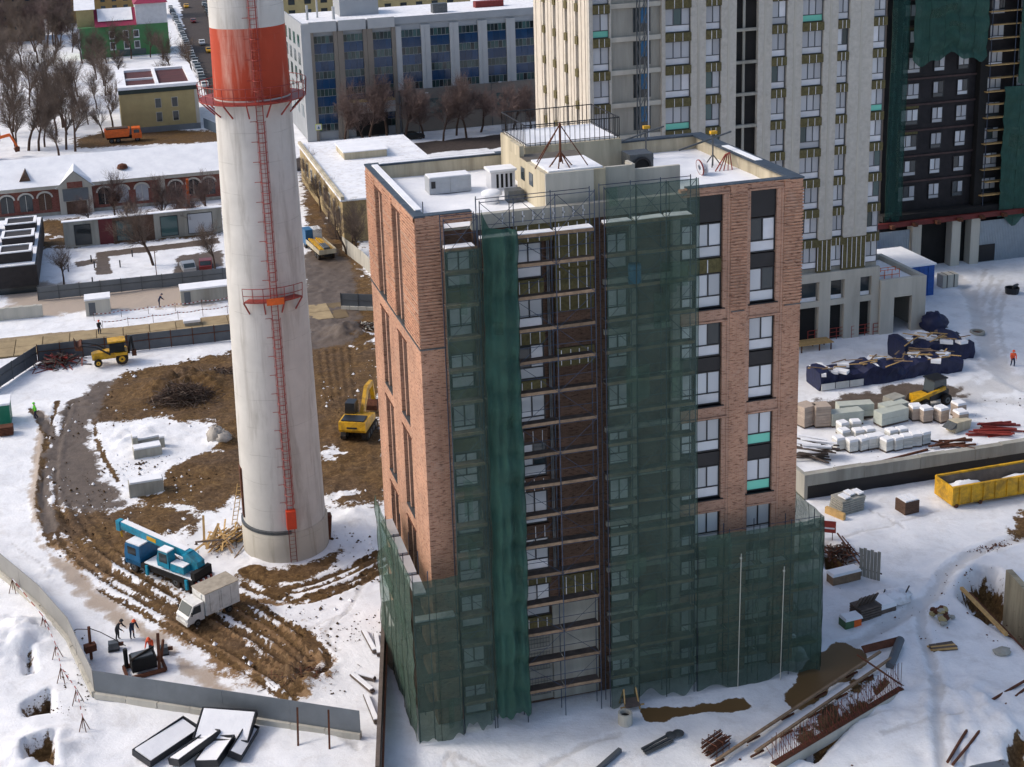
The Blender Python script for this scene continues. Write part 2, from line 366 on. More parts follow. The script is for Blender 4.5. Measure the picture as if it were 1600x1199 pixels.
PITS = [  # pixel outline, depth, edge softness
 ([(1283,845),(1300,850),(1332,880),(1325,893),(1290,888)], -1.8, .5),
 ([(1245,1180),(1330,1095),(1372,1060),(1395,1062),(1350,1110),(1275,1190)], -.9, .6),
 ([(35,1100),(78,1075),(84,1110),(40,1120)], -1.6, .35), ([(38,1165),(84,1150),(88,1199),(40,1199)], -1.6, .35), ([(36,1025),(50,1012),(55,1050),(38,1055)], -1.0, .3),
 ([(1572,1165),(1610,1130),(1610,1199),(1575,1199)], -1.2, .5)]
MOUNDS = [((255,610), 3.2, 1.1), ((320,600), 3.0, 1.2), ((540,520), 3.0, .9), ((215,690), 4.5, .45), ((20,1000), 3.6, 1.0), ((60,1180), 3.0, .8), ((1440,1115), 6, .35), ((1560,1120), 4, .5),
          ((345,690), 1.2, .9), ((470,1060), 2.4, .35), ((290,590), 2.4, .8), ((80,900), 2.5, .3), ((410,870), 3, .25), ((545,810), 2, .4)]
def ground(name, x0, x1, y0, y1, st, zb, detail=True, lines=None, areas=AREAS, mat=None):
    xs = np.arange(x0, x1+st*.5, st); ys = np.arange(y0, y1+st*.5, st); X, Y = np.meshgrid(xs, ys)
    n1 = fbm(X, Y, 3.2, 5); n2 = fbm(X+90, Y+40, 1.1, 4)
    ch = np.zeros((8,)+X.shape); Z = .16*fbm(X, Y, 9, 3)+.05*fbm(X, Y, 3, 4)+.03*n2
    for c, pix, soft in areas:
        P = pg(pix, zb); px = [q[0] for q in P]; py = [q[1] for q in P]; k = soft*2+3
        if max(px) < x0-k or min(px) > x1+k or max(py) < y0-k or min(py) > y1+k: continue
        sd_ = seg_dist(X, Y, P, True); sd_ = np.where(inside(X, Y, P), sd_, -sd_)
        s2 = soft*1.5 if c in (0, 1, 2) else soft; mk = sstep(sd_+(n1*1.3+n2*.9)*min(soft, 1.2)*1.2, -s2, s2)
        ch[c] = np.maximum(ch[c], mk)
    for c, wd, pix, dep in (lines or []):
        P = smooth_line(pg(pix, zb)); d = seg_dist(X, Y, P); wv = wd*(1+.9*n2)
        mk = sstep(-d+wv, -wd*.5, wd*.5); ch[c] = np.maximum(ch[c], mk*.95)
        Z = Z-dep*sstep(-d, -wd*1.1, -wd*.3)+dep*.7*np.exp(-((d-wd*1.5)/(wd*.6))**2)
    if detail:
        for pix, dep, soft in PITS+[(None, -2.9, .7)]:
            P = pg(pix) if pix else [(39.6,3.9),(41.4,5.9),(43.4,7.0),(44.4,6.4),(43.4,3.2),(42.2,-5.5),(40.6,-5.5),(39.8,-1),(39.3,1.5)]; sd_ = seg_dist(X, Y, P, True); sd_ = np.where(inside(X, Y, P), sd_, -sd_); k = sstep(sd_, -soft*.5, soft)
            Z = Z+dep*k*(1+.3*n2); ch[0] = np.maximum(ch[0], sstep(sd_+n2*.5, -.1, .35))
        for (u, v), r, h in MOUNDS:
            q = G(u, v); d = np.hypot(X-q.x, Y-q.y)/r; Z = Z+h*np.exp(-d*d*1.6)*(1+.8*n2)
        Z = Z+ch[0]*(.16*n2+.22*np.abs(n1))*sstep(np.hypot(X-12, Y-7)-19, 0, 2)
        keep = 1-sstep(-np.maximum(np.maximum(-2-X, X-26.5), np.maximum(-2-Y, Y-16.5)), 0, .4); Z = Z*keep
    Z = Z*(1-.9*ch[4])-.05*ch[4]
    isl = [(165,688),(235,662),(320,668),(348,690),(300,712),(255,735),(245,772),(192,772),(180,735)]
    if detail:
        P = pg(isl); sd_ = seg_dist(X, Y, P, True); sd_ = np.where(inside(X, Y, P), sd_, -sd_); k = 1-sstep(sd_+n1*1.2+n2*.6, -.4, .5)
        ch[0] *= k; ch[2] *= k
        spots = sstep(fbm(X+200, Y-70, 2.6, 5), .28, .42)*.85       # patches of snow left lying on the mud
        ch[0] *= 1-spots*.9*(fbm(X, Y, 9, 2) > .12)
        ch[2] *= 1-sstep(fbm((.48*X-.88*Y)*.16+50, (.88*X+.48*Y)*1.1, 1.3, 4), -.06, .12)*.97
    h, wd = X.shape; idx = np.arange(h*wd).reshape(h, wd)
    F = np.stack([idx[:-1, :-1], idx[:-1, 1:], idx[1:, 1:], idx[1:, :-1]], -1).reshape(-1, 4)
    V = np.stack([X, Y, Z+zb], -1).reshape(-1, 3)
    me = bpy.data.meshes.new(name); me.vertices.add(len(V)); me.vertices.foreach_set('co', V.ravel())
    me.loops.add(F.size); me.loops.foreach_set('vertex_index', F.ravel().astype(np.int32)); me.polygons.add(len(F))
    me.polygons.foreach_set('loop_start', np.arange(0, F.size, 4, dtype=np.int32)); me.polygons.foreach_set('use_smooth', np.ones(len(F), bool))
    me.update(calc_edges=True)
    for nm, k in (('cover_a', 0), ('cover_b', 4)):
        a = me.color_attributes.new(nm, 'FLOAT_COLOR', 'POINT'); a.data.foreach_set('color', np.ascontiguousarray(np.moveaxis(ch[k:k+4], 0, -1)).ravel().astype(np.float32))
    me.materials.append(mat or GROUND); o = bpy.data.objects.new(name, me); COL.objects.link(o); o['kind'] = 'structure'
    return o
def ground_mat():
    N = NT('site_ground'); tc = N.n('TexCoord'); ob = tc.outputs['Object']
    A = N.n('Attribute', attribute_name='cover_a'); B = N.n('Attribute', attribute_name='cover_b'); sa = N.n('SeparateColor'); sb = N.n('SeparateColor')
    N.l(A.outputs['Color'], sa.inputs[0]); N.l(B.outputs['Color'], sb.inputs[0])
    n1 = N.noise(1.1, 8, .68, ob); n2 = N.noise(4.5, 6, .7, ob); nb = N.math('ADD', N.math('MULTIPLY', n1, .65), N.math('MULTIPLY', n2, .35))
    nc = N.math('SUBTRACT', nb, .5)
    def edge(ch, amt=1.1, lo=.4, hi=.58):
        win = N.math('MULTIPLY', N.math('MULTIPLY', ch, N.math('SUBTRACT', 1.0, ch)), 4.0); x = N.math('MULTIPLY_ADD', N.math('MULTIPLY', nc, amt), win); N.l(ch, x.node.inputs[2]); return N.ramp(x, (lo, (0,0,0)), (hi, (1,1,1)))
    snow = N.ramp(N.noise(.35, 7, .6, ob), (.3, (.68,.69,.715)), (.62, (.82,.825,.84)))
    spk = N.ramp(N.noise(7, 8, .8, ob), (.68, (0,0,0)), (.76, (.5,.5,.5))); snow = N.mix(N.math('MULTIPLY', spk, N.ramp(N.noise(.12, 3, .6, ob), (.5, (0,0,0)), (.65, (1,1,1)))), snow, (.25,.21,.18,1))
    snow = N.mix(N.ramp(N.noise(.55, 9, .72, ob, .5), (.5, (0,0,0)), (.72, (.42,.42,.42))), snow, (.44,.41,.385,1))
    c = N.mix(edge(B.outputs['Alpha'], 2.2, .62, 1.25), snow, (.40,.33,.27,1))
    c = N.mix(N.math('MULTIPLY', edge(sb.outputs[1], 2.6, .3, .9), .5), c, (.46,.44,.42,1))
    c = N.mix(edge(A.outputs['Alpha'], .9), c, N.ramp(nb, (.35, lin('76664f')), (.65, lin('a19075'))))
    c = N.mix(edge(sa.outputs[2], 5, .3, .75), c, N.ramp(nb, (.3, lin('4c3723')), (.5, lin('7d6142')), (.7, lin('a88d6c'))))
    big = N.noise(.16, 4, .6, ob); fine = N.noise(2.6, 9, .72, ob, .8)
    mudc = N.mix(N.ramp(big, (.36, (0,0,0)), (.56, (1,1,1))), N.ramp(fine, (.3, lin('2a1e14')), (.5, lin('523e29')), (.68, lin('6f5a45')), (.78, lin('a39a92'))), N.ramp(fine, (.3, lin('33230f')), (.5, lin('5a4223')), (.7, lin('806640'))))
    c = N.mix(edge(sa.outputs[0], 4.5, .35, .6), c, mudc)
    c = N.mix(edge(sa.outputs[1], 3.5, .3, .7), c, N.ramp(nb, (.3, lin('4b4038')), (.7, lin('6d6157'))))
    c = N.mix(edge(sb.outputs[2], 1.0), c, N.ramp(nb, (.3, lin('2c2624')), (.7, lin('514742'))))
    wt = edge(sb.outputs[0], 1.2, .45, .55)
    c = N.mix(wt, c, lin('6a5335')); N.l(c, N.b.inputs['Base Color'])
    wet = N.math('MULTIPLY', sa.outputs[1], .25); r = N.math('SUBTRACT', .85, wet); r = N.math('SUBTRACT', r, N.math('MULTIPLY', wt, .35)); N.l(r, N.b.inputs['Roughness'])
    N.b.inputs['Specular IOR Level'].default_value = .3
    bp = N.n('Bump'); bp.inputs['Distance'].default_value = .15; N.l(nb, bp.inputs['Height']); N.l(bp.outputs[0], N.b.inputs['Normal'])
    N.l(N.math('SUBTRACT', .75, N.math('MULTIPLY', wt, .7)), bp.inputs['Strength'])
    return N.m
GROUND = ground_mat()
struct('far_snow_ground', MB().add([(-3000,-400,-4.5),(3000,-400,-4.5),(3000,5000,-4.5),(-3000,5000,-4.5)], [(0,1,2,3)]), SNOWD)
ground('snow_ground', -46, 104, -13, 140, .28, 0, True, LINES)
ground('back_ground', -110, 160, 139.6, 560, 1.6, -.03, False)
# raised deck of the underground car park with its retaining wall
PX0, PY0, PZ = 36.7, 20.95, 2.0
ground('snow_deck_ground', PX0+.02, 106, PY0+.02, 139, .5, PZ+.02, False, LINES_P, areas=[(1, [(1290,650),(1400,615),(1480,600),(1490,620),(1400,640),(1320,662)], .7)])
rw = thing('retaining_wall', 'grey concrete retaining wall with black waterproofed face behind the yellow skip', 'wall', (PX0, PY0, 0))
for i in range(9):
    MB().box(i*2.6, i*2.6+2.585, -.32+.02*(i % 2), .3, 1.28, 2.3+.05*(i % 3 == 1)).build('wall_panel', CONC, rw)
MB().box(.01, 24, -.22, .28, -.8, 1.27).build('waterproofing', BLACK, rw)
MB().box(-.3, .0, -.3, 28, -.8, 2.28).build('end_wall', CONC, rw)
# ================================================================= brick tower
W_, D_, H_ = 24.38, 14.92, 33.37
bt = thing('brick_tower', 'ten storey brick apartment tower, half wrapped in scaffolding and green net', 'building')
def P(name, mat, *boxes, parent=None, smooth=False):
    b = MB()
    for x in boxes: b.box(*x)
    return b.build(name, mat, parent or bt, smooth)
P('core_wall', BRICK_BR, (.4, 23.97, .46, 14.5, 0, 32.1))
TOPS = [30.9-3.2*k for k in range(10)]
# --- brick piers of the front
def ribs(b, x0, x1, y0, y1, z0, z1, pitch=.2):
    z = z0
    while z < z1-.05: b.box(x0, x1, y0, y1, z, z+.105); z += pitch
for x0, x1 in ((0, 1.5), (19.62, 20.72), (23.17, W_)):
    P('brick_pier', BRICK, (x0, x1, .0, .458, 0, 33.18))
    b = MB(); ribs(b, x0+(.004 if x0 else -.05), x1-.004+(.056 if x1 == W_ else 0), -.055, .0-.001, 25.35, 32.7); b.build('ribbed_brickwork', BRICK, bt)
P('flashing_strip', STEEL, (-.06, 1.52, -.07, -.002, 25.12, 25.2)); P('flashing_strip', STEEL, (19.7, 20.6, -.05, -.002, 25.14, 25.2)); P('flashing_strip', STEEL, (23.3, W_+.02, -.05, -.002, 25.14, 25.2))
for x0, x1 in ((1.51, 1.68), (19.17, 19.61), (20.73, 20.98), (22.72, 23.16)):
    P('brick_jamb', BRICK_T, (x0, x1, .07, .457, 0, 33.1))
for x0, x1 in ((19.47, 19.612), (20.728, 20.83), (23.02, 23.162)):
    P('jamb_bead', BRICK_T, (x0, x1, .02, .068, .5, 32.8))
for z0, z1 in ((32.76, 33.17), (24.62, 25.42), (18.22, 19.0), (11.82, 12.6), (5.42, 6.2)):
    P('brick_band', BRICK_T, (16.4, 19.169, .03, .456, z0, z1)); P('brick_band', BRICK_T, (20.981, 22.719, .03, .456, z0, z1))
    P('band_ledge', BRICK_T, (16.4, 19.47, -.04, .029, z0-.02, z0+.1)); P('band_ledge', BRICK_T, (20.83, 23.02, -.04, .029, z0-.02, z0+.1))
    if z0 < 30:
        P('window_sill', BLACK, (16.4, 19.3, -.02, .45, z1+.002, z1+.06)); P('window_sill', BLACK, (20.85, 22.85, -.02, .45, z1+.002, z1+.06))
P('brick_cornice', BRICK, (16.8, W_, -.03, .45, 33.171, 33.25)); P('brick_cornice', BRICK, (0, 3.4, -.03, .45, 32.7, 33.25))
# --- spandrels between windows of one bay
for k in range(10):
    t = TOPS[k]
    for x0, x1 in ((16.45, 19.16), (20.985, 22.715)):
        if k == 0: P('spandrel_panel', BLACK, (x0, x1, .22, .455, 31.0, 32.75))
        if k % 2 == 1:
            P('spandrel_panel', INSUL if (k == 1 and x0 < 17) else BLACK, (x0, x1, .24, .455, t+.06, t+.94))
            if k == 1 and x0 < 17: P('rail', WHITEP, (18.2, 18.26, .2, .238, t+.08, t+.9))
# --- windows
def window_mesh(w, h, low=.74, n=2, frame=.075):
    b = MB(); b.box(0, w, -.06, .04, 0, frame).box(0, w, -.06, .04, h-frame, h).box(0, frame, -.06, .04, frame, h-frame).box(w-frame, w, -.06, .04, frame, h-frame)
    if low: b.box(frame, w-frame, -.06, .04, low-.035, low+.04)
    pw = (w-2*frame)/n
    for i in range(1, n): b.box(frame+i*pw-.04, frame+i*pw+.04, -.06, .04, (low+.04) if low else frame, h-frame)
    pn = []
    if low: pn.append((frame, w-frame, frame, low-.035))
    for i in range(n): pn.append((frame+i*pw+(.04 if i else 0), frame+(i+1)*pw-(.04 if i < n-1 else 0), (low+.04) if low else frame, h-frame))
    return b, pn
class WinKind:
    def __init__(s, name, w, h, low=.74, n=2, fm=FRAME, frame=.075):
        b, s.p = window_mesh(w, h, low, n, frame); s.fm = b.mesh(name+'_frame', fm); s.cache = {}
    def put(s, parent, loc, mats, rz=0, name='window', blind=None):
        o = place(name, s.fm, parent, loc, rz)
        for i, (x0, x1, z0, z1) in enumerate(s.p):
            mt = mats[i % len(mats)]
            if mt is None: continue
            key = (i, mt.name)
            if key not in s.cache: s.cache[key] = MB().box(x0+.002, x1-.002, -.012, .012, z0+.002, z1-.002).mesh('pane', mt)
            place('pane', s.cache[key], o)
        return o
rw_ = random.Random(5)
WK17 = WinKind('w17', 1.7, 2.2); WK15 = WinKind('w15', 1.45, 2.2); WK8 = WinKind('w08', .8, 2.2, .74, 1); WK26 = WinKind('w13', 1.3, 2.2)
def fm3(k, col):
    a = [WHITEP if rw_.random() < .6 else FILM, FILM, FILM]
    if rw_.random() < .12: a[rw_.choice([1, 2])] = GLASS
    return a
special = {('D', 0): [WHITEP, GLASS, WHITEP], ('C', 2): [WHITEP, FILM, GLASS], ('D', 2): [WHITEP, FILM, FILM], ('D', 4): [FILM_G, FILM, FILM], ('D', 5): [FILM_G, FILM, FILM]}
for k, t in enumerate(TOPS):
    z = t-2.2
    if z < -.05: z = .12
    for nm, kind, x in (('D', WK17, 21.0), ('C', WK17, 17.43), ('C2', WK8, 16.5), ('A', WK15, 1.85), ('B', WK17, 5.98), ('N', WK26, 11.75)):
        if nm == 'B' and k >= 8: continue
        if nm in 'ABN': y = .38
        else: y = .3
        kind.put(bt, (x, y, z+.02), special.get((nm, k)) or fm3(k, nm))
    if k % 2 == 0: P('mullion_panel', BLACK, (17.31, 17.42, .24, .455, z, t))
# --- open middle of the front: insulation, brown brick, rails, rough concrete
P('brown_brick_wall', BRICK_BR, (8.45, 10.85, .3, .459, 8.9, 22.9)); P('brown_brick_wall', BRICK_BR, (8.45, 10.85, .3, .459, 24.1, 26.4))
for z0, z1 in ((26.42, 29.1), (29.12, 32.05), (22.92, 24.08), (7.0, 8.88)):
    ins = P('insulation_board', INSUL, (8.45, 10.85, .2, .458, z0, z1))
    for x in (8.7, 9.3, 9.85, 10.4): P('rail', WHITEP, (x, x+.045, .16, .198, z0+.1, z1-.1), parent=ins)
for k in range(1, 9):
    t = TOPS[k]
    ins = P('insulation_board', INSUL if k not in (4, 5, 6) else BRICK_BR, (5.9, 7.75, .26, .458, t+.06, t+.95))
    for x in (6.2, 6.8, 7.4): P('rail', WHITEP, (x, x+.04, .225, .258, t+.1, t+.85), parent=ins)
P('insulation_board', INSUL, (5.9, 8.4, .24, .457, 30.95, 32.05))
for x in (6.1, 6.8, 7.5): P('rail', WHITEP, (x, x+.05, .2, .238, 31, 32))
for x in (7.95, 8.05, 8.22): P('drain_pipe', STEEL, (x, x+.07, .25, .32, 9, 32.0))
P('brick_wall', BRICK_BR, (3.45, 5.85, .2, .457, .2, 32.0)); P('recess_wall', BRICK_BR, (10.9, 11.5, .44, .459, .3, 32))
P('rough_concrete_wall', CONC, (7.8, 10.85, .28, .458, .2, 6.98)); P('rough_concrete_wall', CONC, (5.9, 7.78, .4, .458, .2, 5.0))
b = MB()
for z0 in (.6, 2.4, 4.0):
    for i in range(9): b.box(5.95+i*.2, 5.97+i*.2, .34, .36, z0, z0+1.3)
    for i in range(5): b.box(5.95, 7.6, .36, .375, z0+i*.3, z0+i*.3+.02)
b.build('wire_mesh', STEEL, bt)
P('concrete_column', CONC, (13.25, 13.6, .1, .455, .2, 32)); P('concrete_column', CONC, (15.9, 16.38, .1, .455, .2, 32.6))
for k in range(10): P('slab_edge', CONC, (11.5, 16.38, .2, .45, TOPS[k]+.1, TOPS[k]+.4)) if k else None
for k in range(1, 10): P('insulation_board', INSUL, (1.7, 3.42, .28, .455, TOPS[k]+.06, TOPS[k]+.94))
# --- left side: piers, slots two storeys tall
ys = (0.46, 4.05, 6.5, 9.35, 11.85, D_); SL = ((25.2, 32.45), (18.7, 24.25), (12.3, 17.85), (5.9, 11.45), (.4, 5.05))
for y0, y1 in ((ys[0], ys[1]), (ys[2], ys[3]), (ys[4], ys[5])):
    P('brick_pier', BRICK, (0, .399, y0, y1, 0, 33.18)); b = MB()
    ribs(b, -.055, -.001, y0 if y0 > .5 else -.05, y1-.004, 25.35, 32.9); b.build('ribbed_brickwork', BRICK, bt)
P('flashing_strip', STEEL, (-.065, -.002, -.06, D_, 25.12, 25.2))
for y0, y1 in ((ys[1], ys[2]), (ys[3], ys[4])):
    zz = 33.17
    for z0, z1 in SL:
        P('brick_band', BRICK, (.002, .399, y0+.001, y1-.001, z1, zz)); zz = z0
        P('lintel', RUST, (-.05, .3, y0-.1, y1+.1, z1-.02, z1+.07)); P('window_sill', STEEL, (-.03, .38, y0+.01, y1-.01, z0+.001, z0+.05))  # lintel strip is dark to paint in the shadow line above the slot
        P('brick_mullion', BRICK_T, (.12, .38, (y0+y1)/2+.35, (y0+y1)/2+.6, z0+.06, z1-.03))
        wn = MB().box(.3, .37, y0+.02, y0+.1, z0+.06, z1-.03).box(.3, .37, y1-.1, y1-.02, z0+.06, z1-.03).box(.3, .37, y0+.1, y1-.1, (z0+z1)/2-.5, (z0+z1)/2+.5).build('window', FRAME, bt)
        MB().box(.33, .36, y0+.1, y1-.1, z0+.06, (z0+z1)/2-.5).build('pane', GLASS, wn); MB().box(.33, .36, y0+.1, y1-.1, (z0+z1)/2+.5, z1-.03).build('pane', GLASS, wn)
    P('brick_band', BRICK, (.002, .399, y0+.001, y1-.001, 0, zz))
P('right_wall', BRICK, (23.975, W_, .46, 14.5, 0, 33.17)); P('back_wall', BRICK, (0.4, W_, 14.505, D_, 0, 33.17))
# --- roof
P('roof_slab', CONC, (.4, 23.97, .5, 14.5, 32.11, 32.2))
b = MB(); nx, ny = 60, 38; X, Y = np.meshgrid(np.linspace(.45, 23.9, nx), np.linspace(.55, 14.4, ny)); Z = 32.24+.1*fbm(X, Y, 3, 4)+.05
b.add(np.stack([X, Y, Z], -1).reshape(-1, 3).tolist(), [(j*nx+i, j*nx+i+1, (j+1)*nx+i+1, (j+1)*nx+i) for j in range(ny-1) for i in range(nx-1)]); b.build('roof_snow', SNOW, bt, True)
P('parapet_lining', CREAM, (.4, .55, .5, 14.4, 32.2, 33.19)); P('parapet_lining', CREAM, (.4, 24.0, 14.3, 14.5, 32.2, 33.19)); P('parapet_lining', CREAM, (23.75, 23.974, .5, 14.3, 32.2, 33.19))
COP = pm('dark_coping', '3c4752', .5, .25, 2, metal=.3, dirt='8e9095', dirt_amt=.3)
P('coping', COP, (-.06, .62, -.06, D_+.06, 33.2, 33.32)); P('coping', COP, (.63, 23.5, 14.25, D_+.06, 33.2, 33.32)); P('coping', COP, (23.51, W_+.06, -.06, D_+.06, 33.2, 33.32))
P('coping', COP, (16.8, 23.5, -.06, .5, 33.255, 33.31)); P('coping', COP, (.63, 3.4, -.06, .5, 33.255, 33.31))
for args in ((.3, .72, 1.2, 14.2, 33.321, 33.38), (.9, 9, 14.35, 14.75, 33.321, 33.36), (23.7, 24.2, 5, 10, 33.321, 33.36)): P('coping_snow', SNOW, args)
P('concrete_parapet', CONC, (3.41, 16.79, .02, .5, 32.1, 33.0))
b = MB()
for i in range(9): b.box(5.2+i*.62, 5.26+i*.62, -.02, .018, 32.3, 32.95).box(5.2+i*.62, 5.34+i*.62, -.02, .018, 32.6, 32.7)
b.build('rail', WHITEP, bt)
bh = P('stair_bulkhead', CREAM, (8.2, 12.0, 1.0, 6.6, 32.2, 34.8)); P('bulkhead_front', CONC_L, (8.19, 11.2, .86, .999, 32.2, 34.83), parent=bh)
for y in (3.3, 5.0): P('bulkhead_window', GLASS, (8.17, 8.199, y, y+.75, 33.5, 34.3), parent=bh)
P('bulkhead_snow', SNOW, (8.5, 11.9, 1.2, 4.6, 34.801, 34.9), parent=bh); P('bulkhead_roof', pm('wet_roofing', '5d564d', .7, .3, 1), (8.22, 11.98, 4.61, 6.58, 34.801, 34.83), parent=bh)
P('bulkhead_parapet', CREAM, (8.2, 8.5, 6.0, 8.2, 34.8, 35.5), parent=bh)
P('concrete_wall', CONC_L, (11.21, 13.9, 1.6, 1.85, 32.2, 34.7)); P('concrete_wall', CONC_L, (13.9, 14.1, 1.6, 2.7, 32.2, 34.75)); P('concrete_wall', CONC_L, (14.11, 17.2, 2.0, 2.25, 32.2, 34.3))
tr = P('upper_terrace', CREAM, (9.2, 15.8, 8.2, 13.6, 32.2, 34.9)); P('terrace_snow', SNOW, (9.4, 15.6, 8.5, 13.4, 34.901, 35.0), parent=tr)
b = MB()
for (ax, ay), (bx, by) in (((9.3, 8.3), (15.7, 8.3)), ((15.7, 8.3), (15.7, 13.5)), ((9.3, 8.3), (9.3, 13.5)), ((9.3, 13.5), (15.7, 13.5))):
    b.bar((ax, ay, 36.3), (bx, by, 36.3), .06); b.bar((ax, ay, 35.1), (bx, by, 35.1), .04); n = int(math.hypot(bx-ax, by-ay)/.32)
    for i in range(n+1): t = i/n; b.bar((ax+(bx-ax)*t, ay+(by-ay)*t, 34.9), (ax+(bx-ax)*t, ay+(by-ay)*t, 36.35), .035)
b.build('railing', BLACK, tr)
# --- things on the roof
def hvac(loc, sz, label, fan=False):
    t = thing('rooftop_unit', label, 'ventilation unit', loc); x, y, z = sz
    MB().box(0, x/2-.01, 0, y, .12, z).build('casing', pm('unit_grey', 'a9adb1', .5, .12, 2) if 'unit_grey' not in MATS else MATS['unit_grey'], t)
    MB().box(x/2+.01, x, 0, y, .12, z).build('casing', MATS['unit_grey'], t)
    MB().box(.05, x-.05, .05, y-.05, 0, .118).build('base_frame', STEEL, t); MB().box(.03, x-.03, .03, y-.03, z+.001, z+.07).build('snow_cap', SNOW, t)
    MB().box(.12, .4, -.02, -.001, .5, .95).build('access_hatch', FRAME, t); MB().box(x/2+.1, x-.15, -.015, -.001, .3, z-.2).build('door_panel', MATS['unit_grey'], t)
    return t
hvac((2.9, 8.4, 32.25), (2.75, 1.3, 1.15), 'long grey ventilation unit in two sections on the snowy roof')
t = thing('louvred_vent', 'white louvred vent box with snow cap beside the stair bulkhead', 'vent', (6.9, 8.1, 32.25))
MB().box(0, 1.6, 0, 1.2, 0, 1.25).build('casing', WHITEP, t); MB().prism([(-.1,-.1),(1.7,-.1),(1.7,1.3),(-.1,1.3)], 1.26, 1.4).build('snow_cap', SNOW, t)
for i in range(4): MB().box(.35+i*.3, .5+i*.3, -.02, -.001, .2, 1.1).build('louvre', DARK, t)
t = thing('vent_cowl', 'low round vent cowl capped with snow near the front parapet', 'vent', (6.1, 5.2, 32.25))
MB().lathe([(.0,.0),(.45,0),(.45,.5),(.65,.55),(.65,.72),(.4,.85),(0,.88)], 16).build('cowl', SNOW, t, True); MB().box(.9, 1.9, -.6, .3, 0, .8).build('duct_box', STEEL, t)
t = thing('rusty_mast', 'rusty tripod mast on the stair bulkhead roof', 'mast', (9.6, 2.2, 34.85)); b = MB().tube((0,0,.3), (0,0,2.7), .07)
b.build('pole', RUST, t)
for i in range(6):
    a = i*1.05; MB().tube((0,0,.95), (.75*math.cos(a), .75*math.sin(a), 0), .04).build('leg', RUST, t)
for dx, dy in ((-1.7, -.3), (1.5, -.6), (.5, 1.5), (-1, 1.5)): MB().tube((0,0,2.6), (dx, dy, .1), .035).build('brace', RUST, t)
t = thing('condenser', 'grey condenser box with round fan on the roof', 'condenser', (15.6, 6.2, 32.3)); MB().box(0, 1.6, 0, 1.5, .3, 1.9).build('casing', STEEL, t)
MB().lathe([(.62,0),(.62,.12),(.5,.12),(.5,0)], 20).build('fan_ring', FRAME, t).matrix_local = Matrix.Translation((.8,-.001,1.1))@Matrix.Rotation(R(90), 4, 'X')
MB().lathe([(0,.02),(.5,.02)], 20).build('fan', DARK, t).matrix_local = Matrix.Translation((.8,-.004,1.1))@Matrix.Rotation(R(90), 4, 'X')
MB().box(.1, 1.5, .1, 1.4, 0, .298).build('stand', FRAME, t)
t = thing('hose_reel', 'round reel with red rim standing on the roof snow', 'reel', (20.9, 6.9, 32.3)); 
MB().lathe([(.2,-.2),(.5,-.2),(.5,-.14),(.25,-.14),(.25,.14),(.5,.14),(.5,.2),(.2,.2)], 20).build('spool', WHITEP, t).matrix_local = Matrix.Translation((0,0,.5))@Matrix.Rotation(R(80), 4, 'Y')
MB().lathe([(.5,-.21),(.54,-.21),(.54,-.13),(.5,-.13)], 20).build('rim', RED, t).matrix_local = Matrix.Translation((0,0,.5))@Matrix.Rotation(R(80), 4, 'Y')
t = thing('trestle', 'folded red steel trestle leaning on the roof parapet', 'trestle', (22.7, 7.6, 32.3))
for i in range(5): MB().bar((-.7+.3*i, -.3, 0), (.3+.12*i, .3+.1*i, .95), .06).build('strut', RED, t)
for i, (x, y) in enumerate(((19.3, 12.6), (22.6, 9.0))):
    t = thing('roof_davit', ('steel counterweight davit reaching over the back parapet', 'steel counterweight davit reaching over the right parapet')[i], 'davit', (x, y, 32.25))
    MB().tube((0,0,0), (0,0,2.2), .05).build('post', STEEL, t); MB().bar((-2.6, -.4, 1.4), (1.4, .2, 2.2), .1).build('boom', STEEL, t)
    for a in (0, 2.1, 4.2): MB().tube((0,0,.8), (.6*math.cos(a), .6*math.sin(a), 0), .04).build('leg', STEEL, t)
    MB().box(-.2, .25, -.15, .15, 2.2, 2.4).build('counterweight', YEL, t)
MB_ = MB()
for x in (1.3, 4.6, 9.5): MB_.box(x, x+.05, 3.6, 3.65, 32.2, 33.2)
MB_.build('vent_pipe', STEEL, bt)
